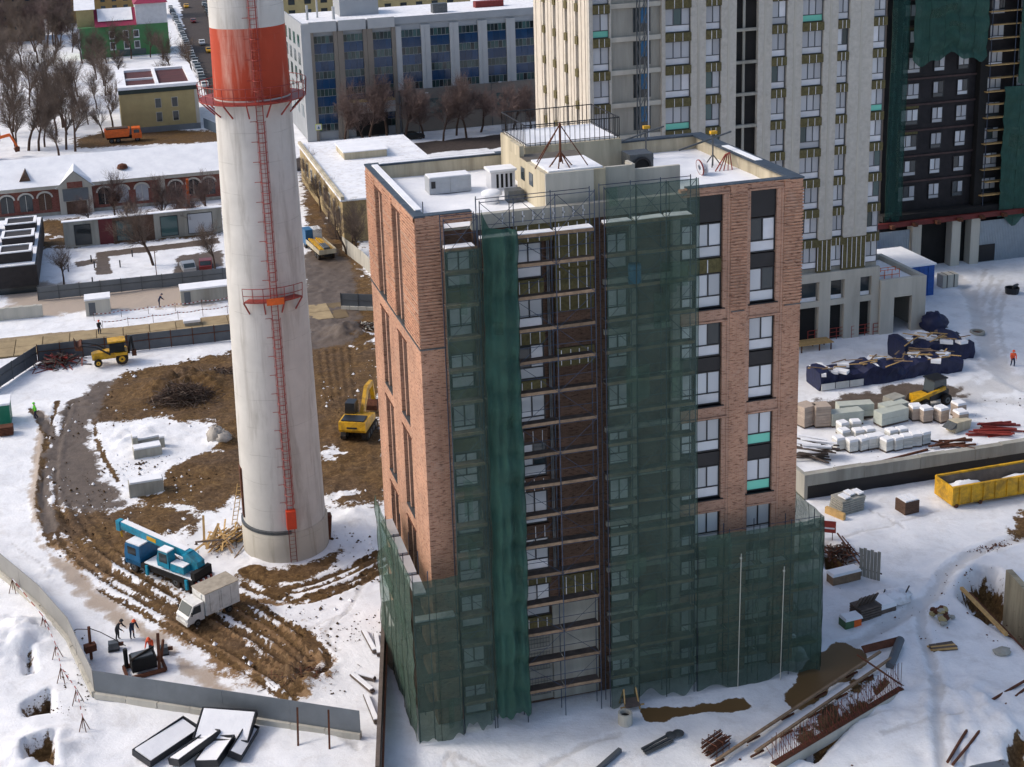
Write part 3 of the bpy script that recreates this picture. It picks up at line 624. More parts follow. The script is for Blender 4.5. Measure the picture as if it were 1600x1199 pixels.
# ================================================================= scaffolding
SY0, SY1 = -.55, -1.38
def scaffold(name, label, xs, z0, z1, decks, skip_planks=(), rails=True):
    t = thing(name, label, 'scaffold', (xs[0], -1, z0)); o = Vector((xs[0], -1, z0)); L = lambda x, y, z: (x-o.x, y-o.y, z-o.z)
    for x in xs:
        for y in (SY0, SY1): MB().tube(L(x, y, z0), L(x, y, z1), .03, n=6).build('post', POST, t)
    for zi, z in enumerate(decks):
        for y in (SY0, SY1):
            MB().tube(L(xs[0], y, z-.06), L(xs[-1], y, z-.06), .022, n=5).build('ledger', POST, t)
        MB().tube(L(xs[0], SY1, z+1.0), L(xs[-1], SY1, z+1.0), .02, n=5).build('guard_rail', POST, t)
        for i in range(len(xs)-1):
            if (zi, i) in skip_planks: continue
            x0, x1 = xs[i]+.04, xs[i+1]-.04; r = random.uniform(-.02, .02)
            MB().add([L(x0, SY1+.04, z+r), L(x1, SY1+.04, z-r), L(x1, SY0-.04, z-r), L(x0, SY0-.04, z+r), L(x0, SY1+.04, z+r+.05), L(x1, SY1+.04, z-r+.05), L(x1, SY0-.04, z-r+.05), L(x0, SY0-.04, z+r+.05)],
                     [(0,3,2,1),(4,5,6,7),(0,1,5,4),(1,2,6,5),(2,3,7,6),(3,0,4,7)]).build('deck_board', PLANK_D, t)
            MB().add([L(x0, SY1-.02, z-.02+r), L(x1, SY1-.02, z-.02-r), L(x1, SY1+.03, z-.02-r), L(x0, SY1+.03, z-.02+r), L(x0, SY1-.02, z+.17+r), L(x1, SY1-.02, z+.17-r), L(x1, SY1+.03, z+.17-r), L(x0, SY1+.03, z+.17+r)],
                     [(0,3,2,1),(4,5,6,7),(0,1,5,4),(1,2,6,5),(2,3,7,6),(3,0,4,7)]).build('toe_board', PLANK, t)
    for i in range(len(xs)-1):
        for zi, z in enumerate(decks[:-1]):
            if (zi+i) % 2 == 0: MB().tube(L(xs[i], SY1-.03, z), L(xs[i+1], SY1-.03, decks[zi+1]), .016, n=4).build('brace', POST, t)
            else: MB().tube(L(xs[i+1], SY1-.03, z), L(xs[i], SY1-.03, decks[zi+1]), .016, n=4).build('brace', POST, t)
    return t
DK = [2.0*k for k in range(1, 17)]
sB = scaffold('facade_scaffold', 'open scaffold of plank decks between the green net panels', [3.5, 5.5, 8.0, 10.4], 0, 34.2, DK[:-1]+[31.75])
sC = scaffold('facade_scaffold', 'scaffold behind the wide translucent green net', [11.0, 12.95, 14.85, 16.75], 0, 34.3, DK[:-1]+[31.9])
sA = scaffold('facade_scaffold', 'narrow scaffold behind the thin net on the left bay', [1.35, 3.35], 0, 33.4, DK[:-1]+[31.4])
sD = scaffold('facade_scaffold', 'low scaffold along the right foot of the tower', [16.95, 19.1, 21.2, 23.4, 25.45], 0, 11.2, [2, 4, 6, 8.2, 10.1])
for s_, boxes in ((sB, [(.1, 1.9), (2.1, 4.4), (4.6, 6.8)]), (sC, [(.1, 1.7), (2, 3.8), (4, 5.5)]), (sA, [(.1, 1.8)])):
    zt = {sB: 31.75, sC: 31.9, sA: 31.4}[s_]
    for a, b2 in boxes: MB().obox(((a+b2)/2, .02, zt+.13), (b2-a, .75, .15), 0, random.uniform(-.04, .04), random.uniform(-.02, .02)).build('deck_snow', SNOW, s_)
for x in (2.4, 4.6, 6.6): MB().box(x, x+1.6, -.2, .3, 8.22, 8.3).build('deck_snow', SNOW, sD) if x < 6 else None
for s_, x0, x1, zt in ((sB, 0, 6.9, 34.1), (sC, 0, 5.75, 34.2), (sA, 0, 2.0, 33.3)):
    for y in (.45, -.38): MB().tube((x0, y, zt), (x1, y, zt), .025, n=5).build('guard_rail', POST, s_)
    n = max(1, round((x1-x0)/2.2))
    for i in range(n): MB().tube((x0+(x1-x0)*i/n, -.4, zt-2.2), (x0+(x1-x0)*(i+1)/n, -.4, zt), .018, n=4).build('brace', POST, s_); MB().tube((x0+(x1-x0)*(i+1)/n, -.4, zt-2.2), (x0+(x1-x0)*i/n, -.4, zt), .018, n=4).build('brace', POST, s_)
# left return of the low scaffold: decks along the side wall
LZ = 11.0
sL = thing('facade_scaffold', 'low scaffold wrapped round the left corner of the tower', 'scaffold', (-1.5, -1.38, 0))
yl = [0, 2.6, 5.2, 7.8, 10.2]
for y in yl:
    for x in (0, .95): MB().tube((x, y, 0), (x, y, LZ+.6), .03).build('post', POST, sL)
for z in (2, 4, 6, 8, 9.9):
    for i in range(4): MB().box(.05, .9, yl[i]+.04, yl[i+1]-.04, z, z+.05).build('deck_board', PLANK_D, sL)
    MB().box(.05, 2.75, .05, .8, z+.06, z+.1).build('deck_board', PLANK_D, sL); MB().tube((0, 0, z+1), (0, 10.2, z+1), .02).build('guard_rail', POST, sL)
for i in range(4): MB().obox((.5, yl[i]+1.25, 10.05), (.75, 2.2, .16), random.uniform(-.03, .03)).build('deck_snow', SNOW, sL)
MB().box(.1, 2.6, .15, .75, 8.16, 8.26).build('deck_snow', SNOW, sL)
# --- nets
SEAM = pm('net_cord', '20342c', .8, .2, 2); LAP = net_mat('net_lap', '52665c', .26, .2)
def sheet(name, mat, o, ux, uz, w, h, label, amp=.05, folds=1.2, nw=24, nh=60, ragged=0., top=None, sag=0, seed=0, n=None):
    """hanging cloth: origin o (top left), ux along, drop h; folds push it along n"""
    rr = np.random.RandomState(seed); ux = Vector(ux); n = Vector(n) if n else Vector((ux.y, -ux.x, 0)); V = []; F = []
    ph = rr.rand(6)*6
    for j in range(nh+1):
        for i in range(nw+1):
            a = i/nw; c = j/nh
            off = amp*(math.sin(a*folds*6.28+ph[0]+.6*math.sin(c*5+ph[1]))*.6+.4*math.sin(a*folds*13+ph[2]+2*c))+amp*.5*math.sin(c*h*1.5+ph[3]+a*3)+amp*.35*math.sin(c*h*.55+a*7+ph[5])*math.sin(a*17+c*9)+amp*1.1*abs(math.sin(math.pi*c*h/2))*(1+.5*math.sin(a*5+ph[1]))
            hh = h+ragged*(math.sin(a*9+ph[4])+.6*math.sin(a*23+ph[5])); zt = -sag*4*a*(1-a)*(1-c)
            if top: zt += top(a)*(1-c)
            V.append(Vector(o)+ux*(w*a)+n*off+Vector((0, 0, -hh*c+zt))+ux*(.03*math.sin(c*11+ph[2])*(1 if i in (0, nw) else .3)))
    F = [(j*(nw+1)+i, j*(nw+1)+i+1, (j+1)*(nw+1)+i+1, (j+1)*(nw+1)+i) for j in range(nh) for i in range(nw)]
    b = MB(); b.add([tuple(v-Vector(o)) for v in V], F); t = thing(name, label, 'net', tuple(o)); s_ = b.build('net_sheet', mat, t, True); g = lambda i, j: V[j*(nw+1)+i]-Vector(o)+n*.02
    for i in sorted({0, nw}|{round(nw*k/max(1, round(w/1.9))) for k in range(1, max(1, round(w/1.9)))}): MB().path([g(i, j) for j in range(0, nh+1, 2)], .02, 3).build('seam_cord', SEAM, t)
    for k in range(max(1, int(w*h/22))):     # patches where a second layer laps over the first
        i0, j0 = rr.randint(0, max(1, nw-5)), rr.randint(0, max(1, nh-8)); iw, jh = rr.randint(3, max(4, nw//3)), rr.randint(3, 9); i1, j1 = min(nw, i0+iw), min(nh, j0+jh); q = MB(); q.add([tuple(g(i, j)+n*.03) for j in range(j0, j1+1) for i in range(i0, i1+1)], [(a*(i1-i0+1)+c, a*(i1-i0+1)+c+1, (a+1)*(i1-i0+1)+c+1, (a+1)*(i1-i0+1)+c) for a in range(j1-j0) for c in range(i1-i0)]); q.build('net_lap', LAP, t, True)
    return t
NY = -1.62
sheet('safety_net', NET, (11.0, NY, 34.3), (1,0,0), 0, 5.8, 33.8, 'wide translucent green net hung over the scaffold from roof to ground', .05, 2.2, 40, 90, .35, seed=1)
sheet('safety_net', NET, (1.3, NY+.02, 31.5), (1,0,0), 0, 2.15, 30.9, 'thin see-through green net over the left window bay', .04, 1, 16, 80, .3, seed=2)
sheet('safety_net', NET_D, (3.42, NY-.16, 32.7), (1,0,0), 0, 2.1, 31.6, 'dark folded strip of green net hanging beside the open scaffold', .2, 1.6, 40, 120, .2, top=lambda a: 1.1*max(0, 1-a*4)-.3*a, seed=3)
sheet('safety_net', NET_S, (16.85, NY-.02, 11.15), (1,0,0), 0, 8.65, 11.0, 'green net skirt round the right foot of the tower', .06, 3, 50, 40, .25, sag=.12, seed=4)
sheet('safety_net', NET_S, (-1.6, NY-.03, 11.2), (1,0,0), 0, 2.85, 11.1, 'green net skirt round the left front corner of the tower', .05, 1.5, 24, 40, .2, sag=.1, seed=5)
sheet('safety_net', NET_S, (-1.62, 9.2, 11.8), (0,-1,0), 0, 10.6, 11.6, 'green net along the left side of the low scaffold', .06, 3, 50, 40, .2, top=lambda a: -.6*a, seed=6)
sheet('safety_net', NET_S, (25.55, NY, 11.2), (0,1,0), 0, 6.0, 11.0, 'green net return on the right side of the low scaffold', .06, 2, 30, 40, .2, seed=7)
t = thing('water_barrel', 'blue plastic barrel on a deck behind the wide green net', 'barrel', (13.0, -1.0, 28.05))
MB().lathe([(0,0),(.36,0),(.4,.1),(.38,.6),(.4,1.1),(.36,1.25),(0,1.25)], 16).build('barrel_body', pm('barrel_blue', '1c6fa0', .4, .1, 2), t, True); MB().lathe([(.37,.38),(.42,.4),(.37,.46)], 16).build('hoop', MATS['barrel_blue'], t)

for lab, x, z0, z1 in (('pale loose pole standing before the right net skirt', 19.6, -.1, 9.6), ('second pale pole tied to the right net skirt near the corner', 22.6, -.1, 8.2)):
    b = MB().tube((0,0,z0), (.12,0,z1), .028, n=6); b.obox((.1, 0, z1-.3), (.12, .1, .1)); single('loose_pole', b, CONC_L, lab, 'pole', (x, NY-.2, 0))
# ================================================================= chimney
CX, CY = -6.01, 26.92
ch = thing('chimney', 'tall white concrete chimney with red band and caged red ladder', 'chimney', (CX, CY, 0))
def RZ(z): return 3.33-.0133*z
def chim_mat(name, col, joint, stain, amt, pitch=2.3):
    N = NT(name); tc = N.n('TexCoord'); ob = tc.outputs['Object']; sp = N.n('SeparateXYZ'); N.l(ob, sp.inputs[0])
    wob = N.math('MULTIPLY_ADD', N.noise(.35, 3, .5, ob), .5); N.l(sp.outputs[2], wob.node.inputs[2])
    fr = N.math('FRACT', N.math('DIVIDE', wob, pitch)); ln = N.ramp(fr, (0, (1,1,1)), (.018, (0,0,0)))
    mp = N.n('Mapping'); mp.inputs['Scale'].default_value = (1, 1, .1); N.l(ob, mp.inputs['Vector'])
    st = N.ramp(N.noise(.9, 7, .68, mp.outputs[0], .4), (.5, (0,0,0)), (.72, (amt,)*3))
    b0 = lin(col); c = N.ramp(N.noise(.5, 5, .6, ob), (.3, tuple(x*.9 for x in b0[:3])), (.7, tuple(min(1, x*1.06) for x in b0[:3])))
    c = N.mix(st, c, lin(stain)); c = N.mix(N.math('MULTIPLY', ln, N.ramp(N.noise(.8, 3, .5, ob), (.42, (0,0,0)), (.6, (.6,.6,.6)))), c, lin(joint))
    N.l(c, N.b.inputs['Base Color']); N.b.inputs['Roughness'].default_value = .85; N.b.inputs['Specular IOR Level'].default_value = .25
    N.bump(N.noise(3, 5, .6, ob), .15, .04); return N.m
CHW = chim_mat('whitewashed_concrete', 'c6c3bd', '6a655f', '8a8379', .75); CHR = chim_mat('faded_red_paint', 'ab4630', '6f2a1f', 'cfa595', .7, 1.3); CHB = chim_mat('bare_concrete_base', 'b9b3a6', '6d675e', '7d735f', .6)
def seg(z0, z1, k=4): return [(RZ(z0+(z1-z0)*i/k), z0+(z1-z0)*i/k) for i in range(k+1)]
MB().lathe([(RZ(0)+.12, -.3), (RZ(0)+.12, 2.35), (RZ(2.4)+.02, 2.5)], 72).build('base', CHB, ch, True)
MB().lathe(seg(2.45, 36.7, 8), 72).build('shaft', CHW, ch, True); MB().lathe(seg(36.7, 41.9), 72).build('red_band', CHR, ch, True); MB().lathe(seg(41.9, 62, 5), 72).build('shaft', CHW, ch, True)
MB().lathe([(RZ(2.6), 2.42), (RZ(2.6)+.16, 2.44), (RZ(2.6)+.16, 2.66), (RZ(2.6), 2.7)], 48, a0=R(150), a1=R(272)).build('strap', STEEL, ch)
MB().obox((-RZ(6)+.08, -.3, 5.2), (.3, .9, 4.2)).build('flue_stub', RUST, ch); MB().obox((RZ(2)+.12, -.3, .9), (.4, .7, 2.4), ry=.1).build('flue_stub', RUST, ch)
lad = thing('ladder', '', '', (0, 0, 0)); lad.parent = ch
for k in ('label', 'category'): del lad[k]
def lp(z, dx=0, out=.25): a = R(-88); r = RZ(z)+out; return Vector((r*math.cos(a)-dx*math.sin(a)*1.0, r*math.sin(a)+dx*math.cos(a), z))
for dx in (-.24, .24): MB().tube(lp(.1, dx), lp(4.4, dx), .03, n=4).build('rail', REDD, lad); MB().tube(lp(4.4, dx), lp(60, dx), .035, n=4).build('rail', RED, lad)
b = MB()
for i in range(180): z = .3+i*.33; b.tube(lp(z, -.24), lp(z, .24), .018, n=3, cap=False)
b.build('rungs', RED, lad)['kind'] = 'stuff'
z = 5.2; k = 0
while z < 59:
    gap = (20.6 < z < 22.6) or (35.6 < z < 36.6)
    if not gap:
        hoop = [lp(z, .36*math.cos(R(a)), .25+.62*math.sin(R(a))) for a in range(0, 181, 30)]
        MB().path(hoop, .024, 4).build('cage_hoop', RED, lad)
        if z+.75 < 59 and not (20.6 < z+.75 < 22.6) and not (35.6 < z+.75 < 36.6):
            b = MB()
            for a in (10, 50, 90, 130, 170): b.tube(lp(z, .36*math.cos(R(a)), .25+.62*math.sin(R(a))), lp(z+.75, .36*math.cos(R(a)), .25+.62*math.sin(R(a))), .014, n=3)
            b.build('cage_bars', RED, lad)
        if k % 2 == 0: MB().tube(lp(z, -.24, .2), lp(z, -.75, .12), .025, n=4).build('wall_peg', RED, lad)
    z += .75; k += 1
MB().obox(lp(3.8, 0, .35), (.75, .5, 1.5)).build('ladder_gate', pm('orange_red', 'c8401f', .5, .15, 2), lad)
def gallery(z, a0, a1, out, n, rail, nm, brk):
    g = MB().lathe([(RZ(z), 0), (RZ(z)+out, 0), (RZ(z)+out, .09), (RZ(z), .09)], n, (0,0,z), R(a0), R(a1)).build(nm, RED, ch)
    for i in range(n+1):
        a = R(a0+(a1-a0)*i/n); c, s = math.cos(a), math.sin(a); r0 = RZ(z)+out-.04
        MB().bar((r0*c, r0*s, z), ((r0+.1)*c, (r0+.1)*s, z+rail), .05).build('baluster', RED, g)
        if i % brk == 0: MB().bar((r0*c, r0*s, z), (RZ(z-1.1)*c, RZ(z-1.1)*s, z-1.1), .09).build('bracket', RED, g)
    for h in (.5, 1.0):
        pts = [((RZ(z)+out+.06*h)*math.cos(R(a0+(a1-a0)*i/n)), (RZ(z)+out+.06*h)*math.sin(R(a0+(a1-a0)*i/n)), z+rail*h) for i in range(n+1)]
        MB().path(pts, .03, 4).build('handrail', RED, g)
    return g
gallery(36.5, 0, 360, 1.15, 28, 1.25, 'upper_gallery', 2)
gallery(21.6, -124, -54, .85, 6, 1.15, 'lower_gallery', 2)
MB().obox(lp(21.7, 0, .9), (1.3, .1, .5)).build('gallery_plate', ORANGE, ch)
# ================================================================= pale concrete tower
YF = 49.2
pt = thing('concrete_tower', 'pale concrete high-rise with olive insulation bands between its windows', 'building', (28.5, YF, PZ))
def PP(name, mat, *boxes, parent=None, root=pt, o=(28.5, 49.2, 2.0)):
    b = MB()
    for x0, x1, y0, y1, z0, z1 in boxes: b.box(x0-o[0], x1-o[0], y0-o[1], y1-o[1], z0-o[2], z1-o[2])
    return b.build(name, mat, parent or root)
PALE = pm('ribbed_pale_cladding', 'b7b3aa', .9, .12, 2.2, bump=.3, bscale=12, dirt='9a9284', dirt_amt=.4)
PALE_SUN = pm('sun_tinted_cladding', 'c6beb1', .9, .1, 1.2, bump=.2, dirt='b09f84', dirt_amt=.3)  # lighter, warmer copy of the front cladding, with sunlight painted into its colour
ZT = 47.0
PP('core', CONC_L, (29.1, 60.0, YF+.5, 66, 2, ZT))
piers = [(28.52, 28.9), (30.56, 30.75), (35.9, 36.28), (38.92, 40.48), (42.08, 43.68), (46.0, 47.46), (49.1, 50.72), (53.02, 54.58), (55.85, 58.5)]
for x0, x1 in piers:
    zlo = 13.1 if x0 > 50 or 38 < x0 < 44 else 10.1
    p_ = PP('pilaster', PALE, (x0, x1, YF, YF+.5, zlo, ZT))
    if x1-x0 > 1: PP('pilaster_groove', CONC_L, ((x0+x1)/2-.12, (x0+x1)/2+.12, YF-.03, YF-.001, zlo, ZT), parent=p_)
    if zlo > 11:
        ins = PP('insulation_strip', INSUL, (x0, x1, YF+.08, YF+.5, 9.6, 13.08))
        n = max(1, int((x1-x0)/.5))
        for i in range(n+1): PP('rail', WHITEP, (x0+i*(x1-x0-.06)/n, x0+i*(x1-x0-.06)/n+.05, YF+.03, YF+.078, 9.8, 13.0), parent=ins)
PT = [44.35-3.2*k for k in range(11)]
VW = {}
for w, n in ((1.65, 2), (2.6, 3), (1.55, 2), (2.25, 3), (1.2, 2), (1.4, 2)): VW[(w, n)] = WinKind('pale%d' % int(w*100), w, 2.3, .68, n, pm('pale_frame', '4b5055', .5, .1, 2) if 'pale_frame' not in MATS else MATS['pale_frame'], .06)
cols = [(28.92, 1.65, 2), (36.29, 2.6, 3), (40.5, 1.55, 2), (47.48, 1.55, 2), (50.74, 2.25, 3), (54.6, 1.2, 2), (58.52, 1.4, 2)]
rp = random.Random(11)
for t in PT:
    for x, w, n in cols:
        low = WHITEP if rp.random() > .1 else (FILM_G if rp.random() < .6 else GREYGL); ms = [low]+[rp.choice([GREYGL, GREYGL, GREYGL, FILM, GREYGL, WHITEP, GREYGL, GLASS_T]) for _ in range(n)]
        VW[(w, n)].put(pt, (x-28.5, .3, t-2.3-2.0), ms)
        if t < 44:
            ins = PP('insulation_band', INSUL, (x-.02, x+w+.03, YF-.1, YF+.45, t+.03, t+.86))
            for i in range(1, n+(n == 2)): PP('rail', WHITEP, (x+i*w/(n+(n == 2))-.025, x+i*w/(n+(n == 2))+.025, YF-.13, YF-.101, t+.05, t+.84), parent=ins)
# open balcony shaft
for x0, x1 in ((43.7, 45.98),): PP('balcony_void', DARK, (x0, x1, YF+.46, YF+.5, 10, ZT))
for t in PT: PP('balcony_slab', CONC, (43.69, 45.99, YF+.02, YF+.459, t+.5, t+.78))
PP('stair_column', CONC, (44.5, 44.75, YF+.3, YF+.455, 10, ZT))
# raw bay with hoist
PP('raw_wall', CONC, (30.76, 35.89, YF+.4, YF+.499, 10, ZT))
for t in PT:
    PP('slab_edge', CONC_L, (30.76, 35.89, YF+.1, YF+.398, t+.4, t+.85)); PP('dark_opening', GLASS, (33.1, 34.9, YF+.37, YF+.399, t-2.0, t+.3)); PP('blue_door', BLUED, (33.9, 34.6, YF+.35, YF+.369, t-1.2, t+.3))
b = MB()
for x in (33.0, 33.75): 
    for y in (47.6, 48.35): b.bar((x-28.5, y-YF, 0), (x-28.5, y-YF, 45), .09)
for i in range(30):
    z = i*1.5; b.bar((4.5, -1.6, z), (5.25, -1.6, z+1.5), .05); b.bar((5.25, -.85, z), (5.25, -1.6, z+1.5), .05); b.bar((4.5, -1.6, z), (4.5, -.85, z+1.5), .05)
hm = single('hoist_mast', b, STEEL, 'lattice hoist mast climbing the raw bay of the pale tower', 'hoist', (28.5, YF, PZ))
MB().tube((5.6, -.9, 0), (5.6, -.9, 45), .1, n=8).build('rubbish_chute', WHITEP, pt)
# sunlit side
for i, (y0, y1) in enumerate(((49.71, 52.2), (53.1, 55.4), (56.2, 59.0), (59.9, 62.4), (63.2, 66.4))):
    PP('side_pilaster', PALE_SUN, (28.5, 29.1, y0, y1, 2, ZT)); PP('side_groove', PALE_SUN, (28.44, 28.499, y0+.5, y0+.8, 2, ZT)); PP('side_groove', PALE_SUN, (28.44, 28.499, y1-.9, y1-.6, 2, ZT))
SK = WinKind('side', .86, 2.2, .7, 1, MATS['pale_frame'], .05)
for y in (52.2, 55.4, 59.0, 62.4):
    for t in PT[:9]:
        o_ = SK.put(pt, (.35, y+.02-YF, t-4.2), [WHITEP, GREYGL]); o_.rotation_euler.z = R(90); o_.location.x = .42
        PP('insulation_band', INSUL, (28.36, 29.0, y+.01, y+.79, t+.03, t+.8))
# raw lower storeys
PP('raw_wall', CONC, (36, 60.0, YF+.42, YF+.5, 2, 10))
PP('slab_edge', CONC_L, (28.52, 60.2, YF-.05, YF+.419, 8.6, 9.55)); PP('slab_edge', CONC_L, (28.52, 60.2, YF-.04, YF+.418, 5.9, 6.5))
for x0, x1 in ((36, 37), (40, 42.2), (46, 48), (49.4, 50.6), (53.3, 54.6), (56.2, 58.0), (59.3, 60.2)): PP('concrete_column', CONC_L, (x0, x1, YF-.02, YF+.417, 2, 8.59))
for x0, x1 in ((48.1, 49.3), (50.8, 53.1), (54.8, 56.0), (58.1, 59.2)): PP('dark_opening', DARK, (x0, x1, YF+.39, YF+.419, 2.1, 5.8)); PP('dark_opening', GLASS, (x0, x1, YF+.38, YF+.418, 6.9, 8.5)); PP('white_panel', WHITEP, (x0, x1, YF+.3, YF+.37, 6.1, 6.9))
# entrance block at its foot
eb = thing('entrance_block', 'bare concrete porch block with snowy roof at the foot of the pale tower', 'building', (60.25, 48.9, PZ))
EB = lambda n, m_, *bx: PP(n, m_, *bx, root=eb, o=(60.3, 45.2, 2.0))
EB('wall', CONC_L, (60.3, 61.9, 45.2, 45.7, 2, 8)); EB('wall', CONC_L, (64.0, 65.6, 45.2, 45.7, 2, 8)); EB('lintel', CONC_L, (61.91, 63.99, 45.2, 45.7, 6.0, 8)); EB('side_wall', CONC_L, (65.1, 65.6, 45.71, 54, 2, 8)); EB('back_wall', CONC, (60.3, 65.09, 53.5, 54, 2, 8))
EB('roof', CONC, (60.3, 65.09, 45.71, 53.49, 7.2, 7.4)); EB('roof_snow', SNOW, (60.4, 65.0, 45.8, 53.4, 7.41, 7.5))
bc = thing('tarp_store', 'store wrapped in bright blue tarpaulin with snow on its flat roof', 'store', (66.2, 58.4, PZ))
MB().box(0, 6.6, 0, 7, 0, 3.7).build('tarp_wall', TARPB, bc); MB().box(-.15, 6.75, -.15, 7.1, 3.71, 3.9).build('roof_snow', SNOW, bc)
for i in range(6): MB().box(.3+i*1.1, .5+i*1.1, -.06, -.001, .1, 3.6).build('tarp_fold', TARPB, bc)
# ================================================================= dark tower under net
YD = 68.3; DX = 71.8
dt = thing('dark_tower', 'dark unfinished high-rise hung with green nets and plank decks', 'building', (DX, YD, PZ))
DP = lambda n, m_, *bx, parent=None: PP(n, m_, *bx, root=dt, parent=parent, o=(DX, YD, 2.0))
DWALL = pm('dark_membrane', '221f22', .8, .4, 1.2)
DP('wall', DWALL, (DX+.2, 110, YD+.5, 84, 2, 46))
for x0, x1 in ((84.0, 85.0), (93.5, 95)): DP('wall_return', DARK, (x0, x1, YD-.4, YD+.499, 9, 46))
DK3 = WinKind('dk3', 2.3, 1.9, .5, 3, FRAME, .07); DK2 = WinKind('dk2', 1.45, 1.9, .5, 2, FRAME, .07)
for k in range(12):
    t = 43.3-3.1*k
    if t < 9.5: break
    for kind, x in ((DK3, 74.2), (DK2, 78.3), (DK2, 81.5), (DK3, 85.1), (DK3, 89.4), (DK2, 93)):
        kind.put(dt, (x-DX, .42, t-1.9-2), [rp.choice([GREYGL, FILM, GREYGL, GLASS]) for _ in range(4)])
    DP('slab_edge', pm('dark_slab', '4a3a38', .9, .3, 2) if 'dark_slab' not in MATS else MATS['dark_slab'], (74, 84.0, YD+.3, YD+.499, t+.4, t+.62))
    if k: DP('insulation_band', INSUL if k in (4, 7, 8) else DWALL, (74.2, 76.5, YD+.35, YD+.49, t+.1, t+.38))
for k in range(22):
    z = 10.4+k*1.58; DP('deck_board', WOOD, (85.2, 104, YD-.9, YD-.1, z, z+.09)) if k % 2 else DP('deck_board', WOOD, (84.6, 92+rp.random()*4, YD-1.0, YD-.2, z, z+.09))
for x in (84.8, 88, 91.2, 94.4, 97.6): DP('scaffold_post', POST, (x, x+.06, YD-1, YD-.94, 9, 44))
DP('podium_beam', REDD, (70.5, 104, YD-1.6, YD-1.2, 7.9, 8.5)); DP('podium_slab', DARK, (71.5, 106, YD-1.1, YD+.49, 8.52, 9.2))
for i in range(11): DP('cantilever_beam', RUST, (72+i*3, 72.5+i*3, YD-2.2, YD-1.61, 7.9, 8.3))
for x in (75.5, 80.8, 83.4, 92.0): DP('concrete_pillar', CONC_L, (x, x+1.2, YD-1.1, YD+.1, 2, 7.89))
CORR = pm('corrugated_steel', '9aa6b0', .4, .1, 1, metal=.5)
for x0, x1 in ((70.6, 75.4), (84.7, 91.9), (93.3, 104)):
    sh = MB(); n = int((x1-x0)/.22)
    for i in range(n): sh.box(x0+i*.22-DX, x0+i*.22+.13-DX, -.75, -.69, 0, 5.2)
    sh.box(x0-DX, x1-DX, -.68, -.64, 0, 5.2); sh.build('corrugated_panel', CORR, dt)
DP('dark_opening', DARK, (76.7, 84.6, YD+.3, YD+.45, 2, 7.8)); DP('gate_panel', BLACK, (84.75, 87, YD-.82, YD-.76, 2.1, 4.2))
def dnet(x0, x1, z1, z0, lab, seed, mat=NET_DK, amp=.14, rag=.4, y=YD-1.15): sheet('safety_net', mat, (x0, y, z1), (1,0,0), 0, x1-x0, z1-z0, lab, amp, 1.6, 24, 40, rag, seed=seed)
dnet(71.6, 73.9, 46, 8.6, 'long green net down the left edge of the dark tower', 11, NET_DK, .08)
dnet(74.4, 84.2, 36.5, 27.6, 'large dark green net drooping high on the dark tower', 12, NET_D, .2, .5)
dnet(86.9, 96.5, 23.6, 7.4, 'dark green net over the lower right decks of the dark tower', 13, NET_D, .15, .7)
dnet(88.5, 99, 36, 24.4, 'green net beside the plank decks high on the dark tower', 14, NET_D, .15, .6)
# ================================================================= grey office block
go = thing('office_block', 'long grey office block with tall blue glass bays and snowy roof', 'building', (20.5, 188, 0))
OG = pm('office_grey', '969a9e', .7, .08, .3); OB = pm('office_taupe', '7d756c', .75, .1, .3); OL = pm('office_light', 'a9abac', .7, .08, .3)
def Q(root, name, mat, *bx, parent=None):
    b = MB()
    for x in bx: b.box(*x)
    return b.build(name, mat, parent or root)
Q(go, 'wall', OG, (0, 62, .6, 26, 0, 22.2)); Q(go, 'roof', SNOWD, (.3, 61.7, .9, 25.7, 22.21, 22.35))
Q(go, 'parapet', OG, (0, 62, .3, .59, 21.6, 23)); Q(go, 'side_parapet', OG, (0, .3, .6, 26, 22.21, 23)); Q(go, 'corner_pier', OL, (-.2, 1.6, -.2, .598, 0, 22.9))
bay = [(2.2, 6.1, 1), (8.0, 11.9, 1), (13.8, 17.6, 1)]+[(19.5+5.8*i, 23.5+5.8*i, 0) for i in range(7)]
for i, (x0, x1, tp) in enumerate(bay):
    zb = 1.6 if tp else 8.7
    m_ = OB if tp else OL
    Q(go, 'bay_pier', m_, (x0-1.1, x0, -.15 if tp else .0, .597, 0 if tp else 8.6, 21.2)); Q(go, 'bay_pier', m_, (x1, x1+.75, -.15 if tp else .0, .597, 0 if tp else 8.6, 21.2))
    if tp: Q(go, 'top_panel', OL, (x0-.9, x1+.6, -.3, .29, 21.21, 23.2))
    rows = [20.4-3.45*k for k in range(6)]
    for t in rows:
        if t-1.45 < zb-.3: break
        wn = Q(go, 'window', pm('office_frame', '8a8f90', .5, .1, 1) if 'office_frame' not in MATS else MATS['office_frame'], (x0, x1, .4, .598, t-1.5, t-1.42), (x0, x1, .4, .598, t-.06, t), *[(x0+j*(x1-x0)/5-.025, x0+j*(x1-x0)/5+.025, .4, .598, t-1.42, t-.06) for j in range(6)])
        for j in range(5): Q(go, 'pane', GLASS_T if rp.random() < .8 else GLASS, (x0+j*(x1-x0)/5+.045, x0+(j+1)*(x1-x0)/5-.045, .5, .56, t-1.415, t-.065), parent=wn)
        z1 = t-1.51; z0 = max(t-3.44, zb)
        if z1 > z0:
            for j in range(3): Q(go, 'blue_panel', GLASS_B, (x0+j*(x1-x0)/3+.02, x0+(j+1)*(x1-x0)/3-.02, .45, .59, z0, z1))
Q(go, 'plinth_band', OB, (18.9, 62, -.05, .596, 0, 8.55))
for i in range(9): Q(go, 'shop_window', GLASS_T, (20+4.6*i, 22.6+4.6*i, -.1, -.051, 3.5, 6.5))
